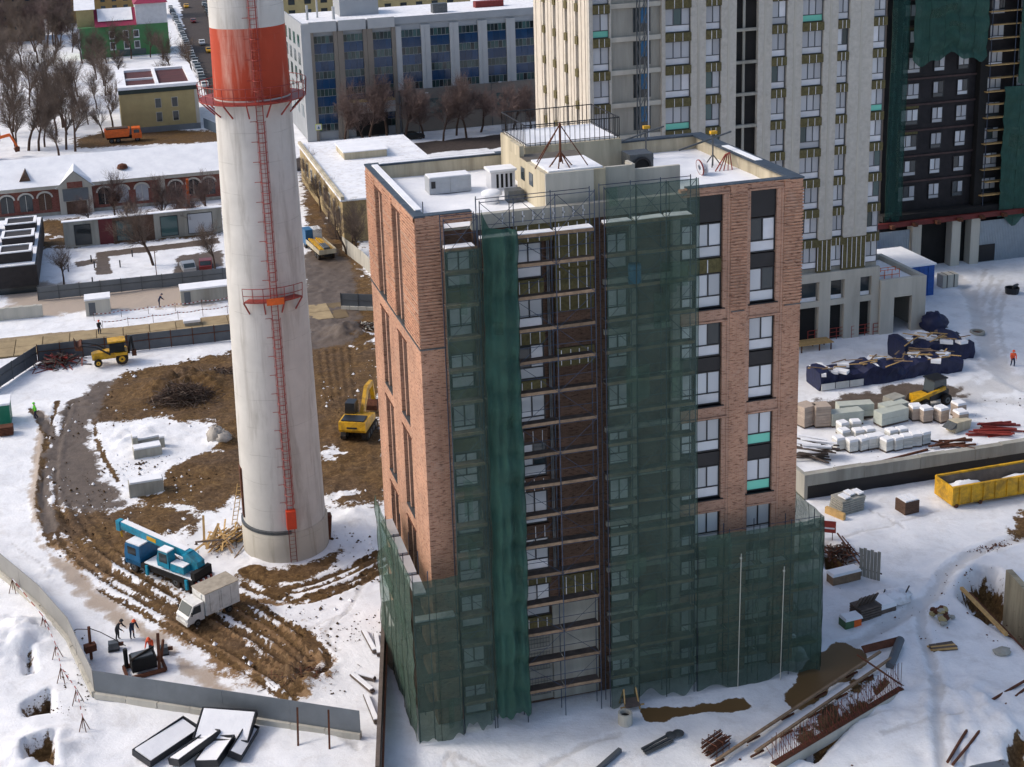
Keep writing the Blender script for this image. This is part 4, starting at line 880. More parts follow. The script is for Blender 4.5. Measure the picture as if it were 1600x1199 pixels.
Q(go, 'entrance_canopy', OL, (8.3, 17, -3.2, -.2, 5.2, 7.4)); Q(go, 'canopy_band', pm('ochre_band', 'a8935f', .7, .1, 1), (8.25, 17.05, -3.25, -.2, 7.41, 7.6)); Q(go, 'entrance', DARK, (9.5, 16, -.19, -.16, .2, 5))
for y in (4, 10, 16, 22):
    for t in (20.4, 16.9, 13.5, 10, 6.5): Q(go, 'side_window', GLASS_T, (-.06, -.001, y, y+2.6, t-2.4, t))
for x, y, a, h in ((3, 12, .5, 3), (5.5, 15, .4, 4), (8, 10, .6, 2.6)): MB().tube((x, y, 22.3), (x, y, 22.3+h), a/2, n=8).build('flue', OL, go)
Q(go, 'plant_room', OG, (10, 18, 14, 22, 22.36, 26)); Q(go, 'roof_unit', STEEL, (28, 31, 8, 10, 22.36, 24.2)); Q(go, 'roof_unit', REDD, (38, 44, 12, 14, 22.36, 23.6)); Q(go, 'roof_unit', OL, (50, 52, 6, 8, 22.36, 24))
ob = thing('beige_block', 'beige apartment block rising behind the grey office roof', 'building', (14, 262, 0))
Q(ob, 'wall', TAN, (0, 60, 0, 14, 0, 30)); Q(ob, 'roof', SNOW, (0, 60, 0, 14, 30.01, 30.3))
for i in range(14):
    for t in (12, 15, 18, 21, 24, 27): Q(ob, 'window', GLASS, (2+4*i, 3.6+4*i, -.05, -.001, t-1.7, t))
sg = thing('crossing_sign', 'yellow-edged square crossing sign at the office corner', 'sign', (22, 184, 0)); MB().tube((0,0,0), (0,0,3.2), .06).build('post', STEEL, sg); MB().box(-.5, .5, -.1, -.05, 3, 4).build('panel', WHITEP, sg); MB().box(-.6, .6, -.04, 0, 2.9, 4.1).build('border', pm('lime_yellow', 'c9d62c', .5, .05, 1), sg)
MB().prof([(-.25,3.2),(0,3.75),(.25,3.2)], -.14, -.101).build('pictogram', BLUED, sg)
# ================================================================= old red brick hall
rh = thing('brick_hall', 'long low red brick hall with white arched windows and snowy roof', 'building', (-52, 147.6, 0))
Q(rh, 'wall', BRICK_RED, (0, 53, 0, 15, 0, 5.0))
MB().add([(-.4,-.6,4.95),(53.4,-.6,4.95),(53.4,7.7,8.1),(-.4,7.7,8.1),(53.4,15.6,4.95),(-.4,15.6,4.95)], [(0,1,2,3),(3,2,4,5),(1,4,2),(0,3,5)]).build('snowy_roof', SNOW, rh)
Q(rh, 'eaves_band', CONC_L, (-.2, 53.2, -.5, -.001, 4.35, 4.93)); Q(rh, 'plinth', CONC, (-.1, 53.1, -.15, -.002, 0, .5))
wmat = pm('white_surround', 'c3bfb6', .8, .12, 1.5)
def arch(x, mat):
    pts = [(-1.0, 1.0), (-1.0, 3.1)]+[(1.0*math.cos(R(180-a)), 3.1+.75*math.sin(R(a))) for a in range(15, 180, 15)]+[(1.0, 3.1), (1.0, 1.0)]
    wn = MB().prof([(x+a, z) for a, z in pts], -.06, -.003).build('window', mat, rh)
    pts2 = [(1.3*math.cos(R(180-a)), 3.0+1.1*math.sin(R(a))) for a in range(0, 181, 15)]; n = len(pts2); b = MB()
    for i in range(n-1):
        (a0, z0), (a1, z1) = pts2[i], pts2[i+1]; s = .8
        b.prof([(x+a0, z0), (x+a1, z1), (x+a1*s, 3.0+(z1-3.0)*.72), (x+a0*s, 3.0+(z0-3.0)*.72)], -.16, -.062)
    b.build('arch_surround', wmat, wn); Q(rh, 'mullion', wmat, (x-.04, x+.04, -.09, -.061, 1.0, 3.6), parent=wn)
for u, mt in ((10, GLASS), (40, GLASS), (70, BRICK_BR), (164, GLASS), (192, GREYGL), (223, GREYGL), (276, GLASS), (304, GLASS), (328, GLASS), (-25, GLASS)): arch(FY(u, 310, 147.6).x+52, mt)
gx = FY(118, 300, 147.6).x+52
Q(rh, 'gable_porch', CONC_L, (gx-2.6, gx+2.6, -.6, -.16, 0, 4.3)); MB().prof([(gx-3.0, 4.3), (gx+3.0, 4.3), (gx, 7.0)], -.7, -.2).build('gable', CONC_L, rh); Q(rh, 'gable_brick', BRICK_RED, (gx-1.2, gx+1.2, -.75, -.701, 4.3, 5.3)); Q(rh, 'porch_panel', GREYF, (gx-2.0, gx+2.0, -.66, -.601, 2.2, 4.2)); Q(rh, 'porch_door', BRICK_BR, (gx-1.6, gx+1.6, -.65, -.602, 0, 2.1))
MB().add([(gx-3.1,-.75,4.35),(gx,-.75,7.1),(gx+3.1,-.75,4.35),(gx,5.5,7.15),(gx-3.1,.5,4.95),(gx+3.1,.5,4.95)], [(0,1,3,4),(1,2,5,3)]).build('gable_snow', SNOW, rh)
px_ = FY(253, 290, 147.6).x+52; Q(rh, 'pilaster', CONC_L, (px_-.5, px_+.5, -.3, -.152, 0, 4.9))
d1 = FY(37, 262, 150).x+52; MB().add([(d1-.9,1.2,5.7),(d1+.9,1.2,5.7),(d1,1.2,7.1),(d1,5,7.1)], [(0,1,2),(0,2,3),(1,3,2)]).build('dormer', BRICK_BR, rh)
d2 = FY(190, 250, 150).x+52; MB().lathe([(.9,0),(.9,.1),(.7,.6),(0,.85)], 12, (d2, 2.6, 6.1)).build('roof_vent', RUST, rh)
# ================================================================= other buildings on the left
tb = thing('tan_building', 'tan clad two storey building with open dark red roof well', 'building', (-14.7, 212.6, 0))
Q(tb, 'wall', TAN, (0, 16.0, 0, 27, 1.2, 8.3)); Q(tb, 'plinth', GREYF, (-.1, 16.1, -.1, 27.1, 0, 1.19)); Q(tb, 'dark_band', pm('dark_green_band', '26332e', .6, .2, 1), (-.15, 16.15, -.15, 27.15, 8.31, 9.2)); Q(tb, 'corner_trim', CONC_L, (15.3, 16.05, -.12, -.001, 1.2, 8.3))
Q(tb, 'roof_rim', SNOW, (-.2, 16.2, -.2, 2.2, 9.21, 9.8), (-.2, 1.6, 2.2, 25, 9.21, 9.8), (14.6, 16.2, 2.2, 25, 9.21, 9.8), (-.2, 16.2, 25, 27.2, 9.21, 9.8)); Q(tb, 'roof_well', pm('dark_red_roof', '4a1c1e', .8, .3, .5), (1.61, 14.59, 2.21, 24.9, 9.21, 9.3)); Q(tb, 'roof_beam', SNOW, (7.6, 8.3, 2.2, 24.9, 9.31, 9.9), (1.7, 7.5, 12, 12.6, 9.31, 9.7))
for x in (7.2, 10.6):
    for z in (2.2, 5.1): w_ = Q(tb, 'window', CONC_L, (x-.12, x+1.2, -.08, -.001, z-.1, z+1.95)); Q(tb, 'pane', GLASS, (x, x+1.08, -.12, -.081, z, z+1.85), parent=w_)
gb = thing('green_building', 'green and white house with snowy pink roof beyond the trees', 'building', (-24, 338, 0)); gm = pm('green_plaster', '4f7f52', .8, .12, .5)
Q(gb, 'wall', gm, (0, 26, 0, 16, 0, 9)); Q(gb, 'white_wall', WHITEP, (17, 26, .2, 16, 9.01, 15)); Q(gb, 'ochre_wall', TAN, (0, 5, 3, 16, 9.01, 14)); Q(gb, 'quoins', WHITEP, (-.1, .5, -.1, .5, 0, 9)); pk = pm('magenta_roof', '8a2545', .7, .2, .6)
MB().add([(5,-.4,9),(17,-.4,9),(17,7,13.5),(5,7,13.5)], [(0,1,2,3)]).build('roof', pk, gb); MB().add([(6,1.5,10.45),(16,1.5,10.45),(16,6.8,13.65),(6,6.8,13.65)], [(0,1,2,3)]).build('roof_snow', SNOW, gb)
MB().add([(16.5,-.5,15),(26.5,-.5,15),(26.5,16,15),(16.5,16,15),(21.5,8,19)], [(0,1,4),(1,2,4),(2,3,4),(3,0,4)]).build('hip_roof', pk, gb); MB().add([(-.5,2.5,14),(5.5,2.5,14),(5.5,16,17),(-.5,16,17)], [(0,1,2,3)]).build('roof_snow', SNOW, gb)
for x in (9, 13, 16): 
    for z in (2.4, 5.6): w_ = Q(gb, 'window', WHITEP, (x-.2, x+1.5, -.08, -.001, z-.4, z+2)); Q(gb, 'pane', GLASS, (x, x+1.3, -.12, -.081, z, z+1.8), parent=w_)
Q(gb, 'shopfront', GLASS_T, (11, 19, -.1, -.003, .2, 2.0))
lb = thing('poster_wall_building', 'low flat building with grey, maroon and brown wall sections', 'building', (-25, 126, 0)); mr = pm('maroon_sheet', '5d2226', .6, .15, 1)
for x0, x1, mt in ((0, 5, CONC), (5.02, 7, mr), (7.02, 13, BRICK_BR), (13.02, 23, CONC)): Q(lb, 'wall_section', mt, (x0, x1, 0, .8, 0, 3.9))
Q(lb, 'roof_snow', SNOW, (-.2, 23.2, -.15, .95, 3.91, 4.02))
for x0, x1, mt in ((1.6, 3.8, GLASS), (7.6, 9.8, GLASS_T), (14, 16.4, GLASS_T), (18, 21.5, GREYGL)): Q(lb, 'window', FRAME, (x0-.1, x1+.1, -.06, -.002, .3, 3.4)); Q(lb, 'pane', mt, (x0, x1, -.1, -.061, .4, 3.3))
db = thing('black_building', 'low black building with white-rimmed rooflight boxes', 'building', (-40, 105.5, 0)); bk = pm('black_cladding', '2b2728', .7, .3, 1.5)
Q(db, 'wall', bk, (0, 12.0, 0, 26, .9, 3.7)); Q(db, 'glazed_base', GLASS, (.3, 11.8, .2, 25.8, 0, .89)); Q(db, 'roof_snow', SNOW, (.2, 11.8, .2, 25.8, 3.71, 3.85))
for i, y in enumerate((1.5, 9.5, 17)):
    for x in (2.0, 7.2):
        o_ = Q(db, 'rooflight_box', bk, (x, x+4.2, y, y+3.8, 3.86, 5.2)); Q(db, 'rim_snow', SNOW, (x-.1, x+4.3, y-.1, y+.35, 5.21, 5.35), (x-.1, x+4.3, y+3.5, y+3.9, 5.21, 5.35), (x-.1, x+.3, y+.35, y+3.5, 5.21, 5.35), (x+3.9, x+4.3, y+.35, y+3.5, 5.21, 5.35), parent=o_)
bb = thing('beige_low_building', 'long beige plastered low building with snowy roof behind the brick tower', 'building', (14.2, 113, 0)); bp_ = pm('aged_beige', 'a8946c', .9, .2, .8, dirt='6e5d44', dirt_amt=.5)
Q(bb, 'wall', bp_, (0, 18, 0, 42, 0, 6.2)); Q(bb, 'roof_snow', SNOWD, (-.3, 18.3, -.3, 42.3, 6.21, 6.45)); Q(bb, 'parapet', CREAM, (-.2, .3, -.2, 42.2, 6.46, 6.9)); Q(bb, 'roof_hatch', CREAM, (5, 12, 26, 34, 6.46, 7.6)); Q(bb, 'hatch_snow', SNOW, (4.8, 12.2, 25.8, 34.2, 7.61, 7.75))
for i in range(9): w_ = Q(bb, 'window', CONC_L, (-.08, -.001, 2+4.4*i, 3.6+4.4*i, 2.4, 4.8)); Q(bb, 'pane', GLASS, (-.12, -.081, 2.15+4.4*i, 3.45+4.4*i, 2.55, 4.65), parent=w_)
kb = thing('kiosk', 'small white-roofed kiosk on the corner of the back street', 'kiosk', (10.6, 163, 0)); Q(kb, 'wall', GREYF, (0, 3.4, 0, 3, 0, 2.6)); Q(kb, 'roof_snow', SNOW, (-.2, 3.6, -.2, 3.2, 2.61, 2.9)); Q(kb, 'window', GLASS, (.4, 3, -.05, -.001, 1, 2.2))
def flat_block(x, y, w, d, h, mat, label, wins=True):
    t = thing('apartment_block', label, 'building', (x, y, 0)); Q(t, 'wall', mat, (0, w, 0, d, 0, h)); Q(t, 'roof', SNOW, (-.3, w+.3, -.3, d+.3, h+.01, h+.4))
    for i in range(int(w/4)):
        for k in range(int(h/3)): Q(t, 'window', GLASS, (1.2+4*i, 2.8+4*i, -.06, -.001, 1+3*k, 2.6+3*k))
flat_block(-78, 395, 42, 14, 15, pm('brown_plaster', '6b5a48', .85, .15, .4), 'brown mid-rise block behind the bare trees at the far left')
flat_block(-30, 440, 30, 14, 18, pm('ochre_plaster', '9a7d4e', .85, .15, .4), 'ochre mid-rise block behind the green house')
flat_block(34, 330, 30, 20, 20, pm('grey_plaster', '7f7c78', .85, .12, .4), 'grey mid-rise block along the car-lined street')
# ================================================================= fences, slabs
def fence(name, label, pts, h, pan, mat, posts=None, base=False, top=None):
    t = thing(name, label, 'fence', (pts[0][0], pts[0][1], 0)); o = Vector((pts[0][0], pts[0][1], 0)); k = 0
    for a, b2 in zip(pts[:-1], pts[1:]):
        a = Vector((*a, 0))-o; b2 = Vector((*b2, 0))-o; L = (b2-a).length; n = max(1, round(L/pan)); d = (b2-a)/L; ang = math.atan2(d.y, d.x)
        for i in range(n):
            c = a+d*(L*(i+.5)/n); lean = random.uniform(-.015, .015); zb = .45 if base else .05
            MB().obox((c.x+random.uniform(-.01, .01), c.y, zb+h/2-zb/2), (L/n-.01, .05, h-zb), ang, lean).build('sheet_panel', mat, t)
            if base: 
                for q in (-.25, .25): 
                    cc = a+d*(L*(i+.5+q)/n); MB().obox((cc.x, cc.y, .2), (L/n/2-.05, .45, .42+random.uniform(-.05, .05)), ang+random.uniform(-.03, .03)).build('base_block', CONC_L, t)
            if posts:
                pp = a+d*(L*i/n); off = Vector((d.y, -d.x, 0))*.06; MB().bar(pp+off, pp+off+Vector((0,0,h+.1)), .09).build('post', posts, t)
        if posts: off = Vector((d.y, -d.x, 0))*.05; MB().bar(a+off+Vector((0,0,h*.6)), b2+off+Vector((0,0,h*.6)), .05, .07).build('rail', posts, t)
    return t
fence('site_fence', 'smooth grey sheet fence on concrete blocks beside the snow-covered frames', [(-21.2, 9.55), (-5.0, .0)], 2.0, 4.6, GREYF, None, True)
fence('site_fence', 'grey sheet fence curving along the snowy bank at the left', [(-34, 37), (-28.4, 28.6), (-25.1, 22.2), (-23.0, 17.0), (-21.25, 9.6)], 2.0, 3.0, pm('pale_grey_sheet', '8b8a86', .55, .1, .8), None, True)
fence('site_fence', 'grey fence with brown posts behind the backhoe loader', [(-27.2, 77.8), (2.5, 77.2)], 2.0, 2.4, GREYF2, RUST)
fence('site_fence', 'grey fence running to the left edge near the debris pile', [(-38, 62), (-31, 71.1), (-27.3, 77.6)], 2.0, 2.4, GREYF2, STEEL)
fence('street_fence', 'low grey fence between the paved yard and the slab road', [(-28, 101.4), (1, 101.0)], 1.8, 2.6, GREYF, STEEL)
fence('site_fence', 'short grey fence corner on snow beside the brick tower', [(8.6, 84), (12.5, 82), (14, 76)], 2.0, 2.2, GREYF2, STEEL, True)
fence('plank_fence', 'pale vertical plank fence under the trees by the beige building', [(13.2, 109), (14.5, 100), (15.2, 92)], 2.2, 1.2, CONC_L)
fence('blue_fence', 'blue sheet fence along the foot of the tan building', [(2.0, 212), (6.5, 196)], 2.2, 2.5, pm('slate_blue_sheet', '4a5a6a', .6, .1, 1))
sr = MB().box(-46, 9, 80.6, 86.6, -.1, .03).build('slab_road', pm('road_bed', '6d5d45', .95, .2, 1), None); sr['kind'] = 'structure'
SLAB = pm('road_slab', '9a8868', .9, .16, .8, rnd=.12, dirt='6d5b42', dirt_amt=.5)
for i in range(17):
    for j in range(2): MB().obox((-44+i*3.1, 82.1+j*3.0, .06), (3.0, 2.9, .12), random.uniform(-.01, .01), random.uniform(-.006, .006)).build('road_slab', SLAB, sr)
# ---- tape lines
def tape(label, p0, p1, n, z=.9):
    t = thing('barrier_tape', label, 'barrier', (*p0, 0)); d = Vector((p1[0]-p0[0], p1[1]-p0[1], 0)); bR, bW = MB(), MB(); m_ = 90
    for i in range(m_):
        f = lambda q: d*q+Vector((0, 0, z-.12*math.sin((q*n % 1)*math.pi)))
        (bR if i % 2 else bW).bar(f(i/m_), f((i+1)/m_), .02, .09)
    bR.build('red_stripe', RED, t); bW.build('white_stripe', WHITEP, t)
    for i in range(n+1): q = d*(i/n); MB().tube(q, q+Vector((0,0,1.1)), .03).build('stake', RUST, t)
tape('red and white tape along the near side of the slab road', (-24, 80.2), (1, 79.8), 8); tape('red and white tape along the far side of the slab road', (-20, 86.9), (1, 87.6), 7); tape('red and white tape in front of the grey cabins', (-21, 90.4), (2, 91.0), 7)
for lab, (u, v), sz in (('small concrete cabin with snow on top near the slab road', (135, 495), (3.0, 2.2, 2.0)), ('long grey cabin with snowy roof near the slab road', (284, 478), (6.2, 2.4, 1.9))):
    q = G(u, v); t = thing('site_cabin', lab, 'cabin', (q.x, q.y, 0)); MB().box(0, sz[0], 0, sz[1], 0, sz[2]).build('cabin_body', CONC_L if sz[0] < 4 else CONC, t); MB().box(-.08, sz[0]+.08, -.08, sz[1]+.08, sz[2]+.01, sz[2]+.2).build('roof_snow', SNOW, t); MB().box(.4, 1.2, -.03, -.001, .1, 1.7).build('door', GREYF2, t)
for i in range(4):
    q = G(-10+22*i, 505-i*2); b = MB().obox((0, 0, .75), (1.7, .5, 1.5), R(-2), .03); b.box(-.2, .2, -.3, .3, 1.5, 1.56)
    single('concrete_barrier', b, CONC_L, 'weathered concrete wall block beside the slab road', 'barrier', (q.x, q.y+1, 0), 0, 'concrete blocks along the slab road')
t = thing('snowy_table', 'small snow-capped crate standing on the slab road', 'crate', G(300, 508)[:]); MB().box(-.9, .9, -.6, .6, 0, .5).build('crate', CONC, t); MB().box(-1, 1, -.7, .7, .51, .8).build('snow_cap', SNOW, t)
# ================================================================= vehicles (built nose along +x, standing on z = 0)
def wheel(parent, c, r, w, rim=STEEL, ax=(0,1,0)):
    wh = MB().wheel((0,0,0), r, w, ax).build('wheel', TYRE, parent, loc=c)
    MB().tube(Vector(ax)*(-w*.52), Vector(ax)*(w*.52), r*.52, n=12).build('rim', rim, wh); MB().tube(Vector(ax)*(-w*.56), Vector(ax)*(w*.56), r*.18, n=8).build('hub', TYRE, wh)
    return wh
# ---- white box truck
q = (G(295, 965)+G(365, 935))/2
t = thing('box_truck', 'small white box truck parked on the muddy snow behind the crane', 'truck', (-12.9, 17.6, .05), R(180+28)); t.scale = (.9, .9, .9)
MB().prof([(1.05,.45),(2.62,.45),(2.66,.95),(2.45,1.15),(2.0,1.92),(1.05,1.98)], -.85, .85).build('cab', WHITEV, t)
MB().prof([(2.47,1.16),(2.04,1.86),(2.07,1.87),(2.5,1.17)], -.75, .75).build('windscreen', GLASS, t)
for s in (-1, 1):
    MB().prof([(1.35,1.2),(2.25,1.2),(1.95,1.8),(1.35,1.8)], s*.86-.01, s*.86+.01).build('side_window', GLASS, t); MB().obox((2.3, s*1.0, 1.35), (.08, .12, .3)).build('mirror', FRAME, t)
    MB().obox((2.65, s*.6, .75), (.05, .3, .18)).build('headlight', FILM, t)
MB().box(-2.3, .95, -.95, .95, .65, 2.55).build('cargo_box', WHITEV, t); MB().box(-2.35, 1.0, -1.0, 1.0, 2.551, 2.6).build('box_roof', pm('dirty_roof', '9d9485', .8, .25, 2), t)
for x in (-1.5, -.4): MB().box(x, x+.95, .951, .975, .85, 2.35).build('side_door', WHITEV, t); MB().box(x, x+.95, -.975, -.951, .85, 2.35).build('side_door', WHITEV, t); MB().box(x+.02, x+.04, .976, .98, .85, 2.35).box(x+.91, x+.93, .976, .98, .85, 2.35).build('door_seal', FRAME, t)
MB().box(-2.2, 2.3, -.35, .35, .4, .64).build('chassis', DARK, t); MB().box(2.5, 2.72, -.85, .85, .35, .6).build('bumper', WHITEV, t); MB().obox((.75, 0, 2.2), (.5, .9, .4)).build('cooling_unit', WHITEV, t)
for x in (1.75, -1.3):
    for s in (-1, 1): wheel(t, (x, s*.78, .33), .33, .24)
# ---- blue truck crane
t = thing('truck_crane', 'blue truck crane with lowered telescopic boom on the mud', 'crane truck', (-15.6, 24.3, .05), R(131)); t.scale = (.84, .84, .84)
MB().box(-4.6, 4.2, -1.2, 1.2, .75, 1.2).build('chassis', DARK, t); MB().box(-4.5, 2.0, -1.25, 1.25, 1.21, 1.35).build('deck', DARK, t); MB().box(-4.3, 1.8, -1.15, 1.15, 1.351, 1.45).build('deck_snow', SNOW, t)
cb = MB().prof([(2.3,.8),(4.35,.8),(4.4,1.7),(4.2,2.75),(2.3,2.8)], -1.2, 1.2).build('cab', BLUED, t); MB().box(2.35, 4.15, -1.1, 1.1, 2.81, 2.93).build('cab_snow', SNOW, cb); MB().prof([(4.37,1.8),(4.4,1.8),(4.23,2.6),(4.2,2.6)], -1.05, 1.05).build('windscreen', GLASS, cb)
for s in (-1, 1): MB().box(2.8, 3.9, s*1.21-.01, s*1.21+.01, 1.8, 2.55).build('side_window', GLASS, cb)
MB().box(4.3, 4.55, -1.2, 1.2, .6, 1.0).build('bumper', FRAME, t)
for s in (-1, 1): MB().obox((4.45, s*.85, 1.2), (.08, .3, .2)).build('headlight', FILM, t)
tt = MB().lathe([(1.1, 0), (1.1, .25), (0, .25)], 20, (-1.9, 0, 1.4)).build('turntable', BLUE, t)
oc = MB().prof([(-1.6,1.7),(-.1,1.7),(0,2.3),(-.3,3.25),(-1.5,3.3)], .35, 1.25).build('operator_cab', BLUE, t); MB().prof([(-.08,2.35),(-.03,2.35),(-.33,3.15),(-.38,3.15)], .42, 1.18).build('cab_glass', GLASS, oc); MB().box(-1.4, -.4, 1.251, 1.27, 2.2, 3.1).build('cab_glass', GLASS, oc); MB().box(-1.5, -.3, .35, 1.25, 3.31, 3.42).build('snow_cap', SNOW, oc)
MB().box(-3.4, -1.7, .3, 1.2, 1.66, 2.3).build('engine_housing', BLUE, t); MB().box(-3.35, -1.75, .35, 1.15, 2.31, 2.4).build('snow_cap', SNOW, t)
MB().prof([(-4.3,1.7),(-3.0,1.7),(-2.3,2.9),(-2.9,3.2),(-4.2,2.6)], -.7, .25).build('boom_mount', BLUE, t)
bm = MB().bar((-3.0, -.25, 2.9), (5.9, -.25, 3.55), .62, .72).build('boom', BLUE, t); MB().bar((-2.6, -.25, 3.31), (5.8, -.25, 3.95), .55, .07).build('boom_snow', SNOW, bm); MB().bar((3, -.25, 3.4), (6.3, -.25, 3.6), .48, .56).build('boom_section', BLUED, bm); MB().obox((6.35, -.25, 3.4), (.5, .6, 1.0)).build('boom_head', BLUE, bm); MB().bar((1.2, .072, 3.2), (2.4, .072, 3.28), .02, .4).build('panel', YEL, bm)
MB().tube((-1.6, -.25, 1.7), (1.2, -.25, 2.95), .16, n=10).build('lift_cylinder', STEEL, t); MB().obox((-4.4, 0, 1.7), (.5, 2.2, .7)).build('counterweight', DARK, t)
MB().tube((6.35, -.25, 2.9), (6.2, -.25, 2.2), .1).build('hook_block', YEL, t)
for i in range(8): MB().box(-4.8, -4.61, -1.25+i*.31, -1.11+i*.31, .9, 1.15).build('warning_stripe', RED if i % 2 else WHITEP, t)
for s in (-1, 1):
    for x in (-3.9, 1.2): MB().box(x, x+.3, s*1.3-.1, s*1.3+.1, .35, 1.3).build('outrigger', BLUE, t)
for x in (3.3, -2.2, -3.5):
    for s in (-1, 1): wheel(t, (x, s*1.0, .55), .55, .38)
# ---- backhoe loader
t = thing('backhoe_loader', 'yellow backhoe loader by the grey fence', 'backhoe', (-19.0, 74.4, .05), R(182))
MB().prof([(-.4,.7),(2.2,.7),(2.25,1.35),(1.9,1.5),(.5,1.6),(-.4,1.5)], -.5, .5).build('body', YEL, t); MB().prof([(-1.7,.6),(-.4,.6),(-.4,1.4),(-1.7,1.4)], -.85, .85).build('rear_body', YEL, t)
cb = MB().prof([(-1.4,1.41),(.3,1.41),(.2,2.55),(-1.3,2.55)], -.72, .72).build('cab', GLASS, t); MB().box(-1.55, .4, -.82, .82, 2.56, 2.72).build('cab_roof', YEL, cb)
for x in (-1.35, .22):
    for s in (-1, 1): MB().bar((x, s*.73, 1.4), (x, s*.73, 2.56), .08).build('cab_pillar', FRAME, cb)
for s in (-1, 1): MB().path([(.2, s*.6, 1.2), (1.6, s*.6, 2.2), (3.2, s*.6, 2.6)], .1, 6).build('loader_arm', FRAME, t); MB().box(-1.6, -.2, s*.95-.25, s*.95+.25, 1.15, 1.4).build('mudguard', YEL, t)
MB().prof([(3.1,2.2),(3.9,2.3),(4.0,3.2),(3.7,2.6),(3.2,2.9)], -1.1, 1.1).build('bucket', RUST, t)
MB().path([(-1.8, 0, .9), (-2.2, 0, 2.9), (-2.4, 0, 1.2)], .14, 6).build('backhoe_arm', FRAME, t); MB().obox((-2.4, 0, .9), (.5, .6, .6)).build('rear_bucket', RUST, t)
for s in (-1, 1): wheel(t, (-1.0, s*.9, .68), .68, .42, YEL); wheel(t, (1.6, s*.8, .45), .45, .3, YEL)
# ---- tracked excavators
def excavator(name, label, loc, rz, mat, arm):
    t = thing(name, label, 'excavator', loc, rz)
    for s in (-1, 1):
        tk = MB().prof([(-1.9,.1),(-1.5,0),(1.5,0),(1.9,.1),(2.0,.45),(1.6,.8),(-1.6,.8),(-2.0,.45)], s*1.05-.27, s*1.05+.27).build('track', TYRE, t)
        for x in (-1.3, -.45, .45, 1.3): MB().tube((x, s*1.05-.29, .38), (x, s*1.05+.29, .38), .25, n=10).build('roller', STEEL, tk)
    MB().lathe([(.8,.7),(.8,1.0),(0,1.0)], 16).build('slew_ring', FRAME, t)
    bd = MB().prof([(-2.5,1.3),(-2.3,1.02),(1.3,1.02),(1.3,1.6),(-.6,2.05),(-2.4,2.05)], -1.3, 1.3).build('upper_body', mat, t); MB().box(-2.2, -.8, -1.1, 1.1, 2.051, 2.15).build('engine_cover', FRAME, bd)
    MB().box(-2.53, -2.4, -.5, .5, 1.45, 1.6).build('lettering_strip', FRAME, bd)
    cb = MB().prof([(-.2,1.61),(1.35,1.61),(1.45,2.2),(1.1,3.0),(-.1,3.0)], .35, 1.28).build('cab', FRAME, t); MB().prof([(1.4,1.75),(1.47,2.2),(1.15,2.9),(1.18,2.9),(1.5,2.2),(1.43,1.75)], .42, 1.2).build('windscreen', GLASS, cb)
    MB().box(.0, 1.1, 1.281, 1.3, 1.9, 2.9).build('side_glass', GLASS, cb)
    for a, b2, w in arm['boom']: MB().bar(a, b2, .36, w).build('boom', mat, t)
    MB().bar(*arm['stick'], .28, .42).build('stick', mat, t); MB().tube(*arm['ram'], .09, n=8).build('hydraulic_ram', STEEL, t)
    e = Vector(arm['stick'][1]); MB().prof([(e.x-.3,e.z+.2),(e.x+.4,e.z),(e.x+.3,e.z-.8),(e.x-.5,e.z-.9),(e.x-.7,e.z-.3)], -.55, .55).build('bucket', RUST, t)
    return t
ARM = dict(boom=[((1.0,-.1,1.5), (3.2,-.1,4.2), .7), ((3.1,-.1,4.15), (5.3,-.1,4.5), .55)], stick=((5.2,-.1,4.5), (6.4,-.1,1.9)), ram=((1.6,-.1,1.5), (3.3,-.1,3.6)))
ARM2 = dict(boom=[((1.0,-.1,1.5), (2.9,-.1,3.5), .7), ((2.8,-.1,3.45), (4.6,-.1,3.3), .55)], stick=((4.5,-.1,3.4), (5.2,-.1,1.2)), ram=((1.6,-.1,1.5), (3.0,-.1,3.0)))
excavator('excavator', 'yellow tracked excavator on brown earth beside the brick tower', (3.7, 46.3, .1), R(64), YEL, ARM2)
excavator('excavator', 'orange excavator by the bare trees beyond the brick hall', (G(-12, 240)[0]-1, 198, 0), R(10), ORANGE, ARM)
# ---- orange boom lift by the hall
q = G(296, 338); t = thing('boom_lift', 'orange boom lift standing upright before the brick hall', 'boom lift', (q.x, q.y, 0))
MB().box(-1.2, 1.2, -.8, .8, .4, 1.3).build('base', ORANGE, t); MB().bar((0,0,1.3), (.15,0,6.0), .4).build('mast', ORANGE, t); MB().bar((.2,0,5.8), (.0,.3,3.2), .25).build('jib', REDD, t)
for x in (-.8, .8):
    for s in (-1, 1): wheel(t, (x, s*.8, .4), .4, .28)
MB().obox((.1, .4, 2.9), (.9, .7, .9)).build('basket', REDD, t)
# ---- orange dump truck
t = thing('dump_truck', 'orange dump truck waiting below the tan building', 'truck', (-14.6, 205, 0), 0)
MB().prof([(-3.6,1.2),(1.0,1.2),(1.3,2.8),(-3.8,2.8)], -1.2, 1.2).build('tipper_body', ORANGE, t); MB().prof([(1.6,.7),(3.5,.7),(3.55,1.7),(3.3,2.8),(1.6,2.8)], -1.2, 1.2).build('cab', ORANGE, t); MB().prof([(3.56,1.8),(3.6,1.8),(3.38,2.6),(3.34,2.6)], -1, 1).build('windscreen', GLASS, t); MB().box(2.0, 3.1, -1.22, -1.201, 1.8, 2.5).build('side_window', GLASS, t); MB().box(-3.4, 3.2, -.5, .5, .7, 1.15).build('chassis', DARK, t); MB().box(-3.5, .9, -1.1, 1.1, 2.81, 3.0).build('load', BARK, t)
for x in (2.6, -1.2, -2.5):
    for s in (-1, 1): wheel(t, (x, s*1.0, .52), .52, .36)
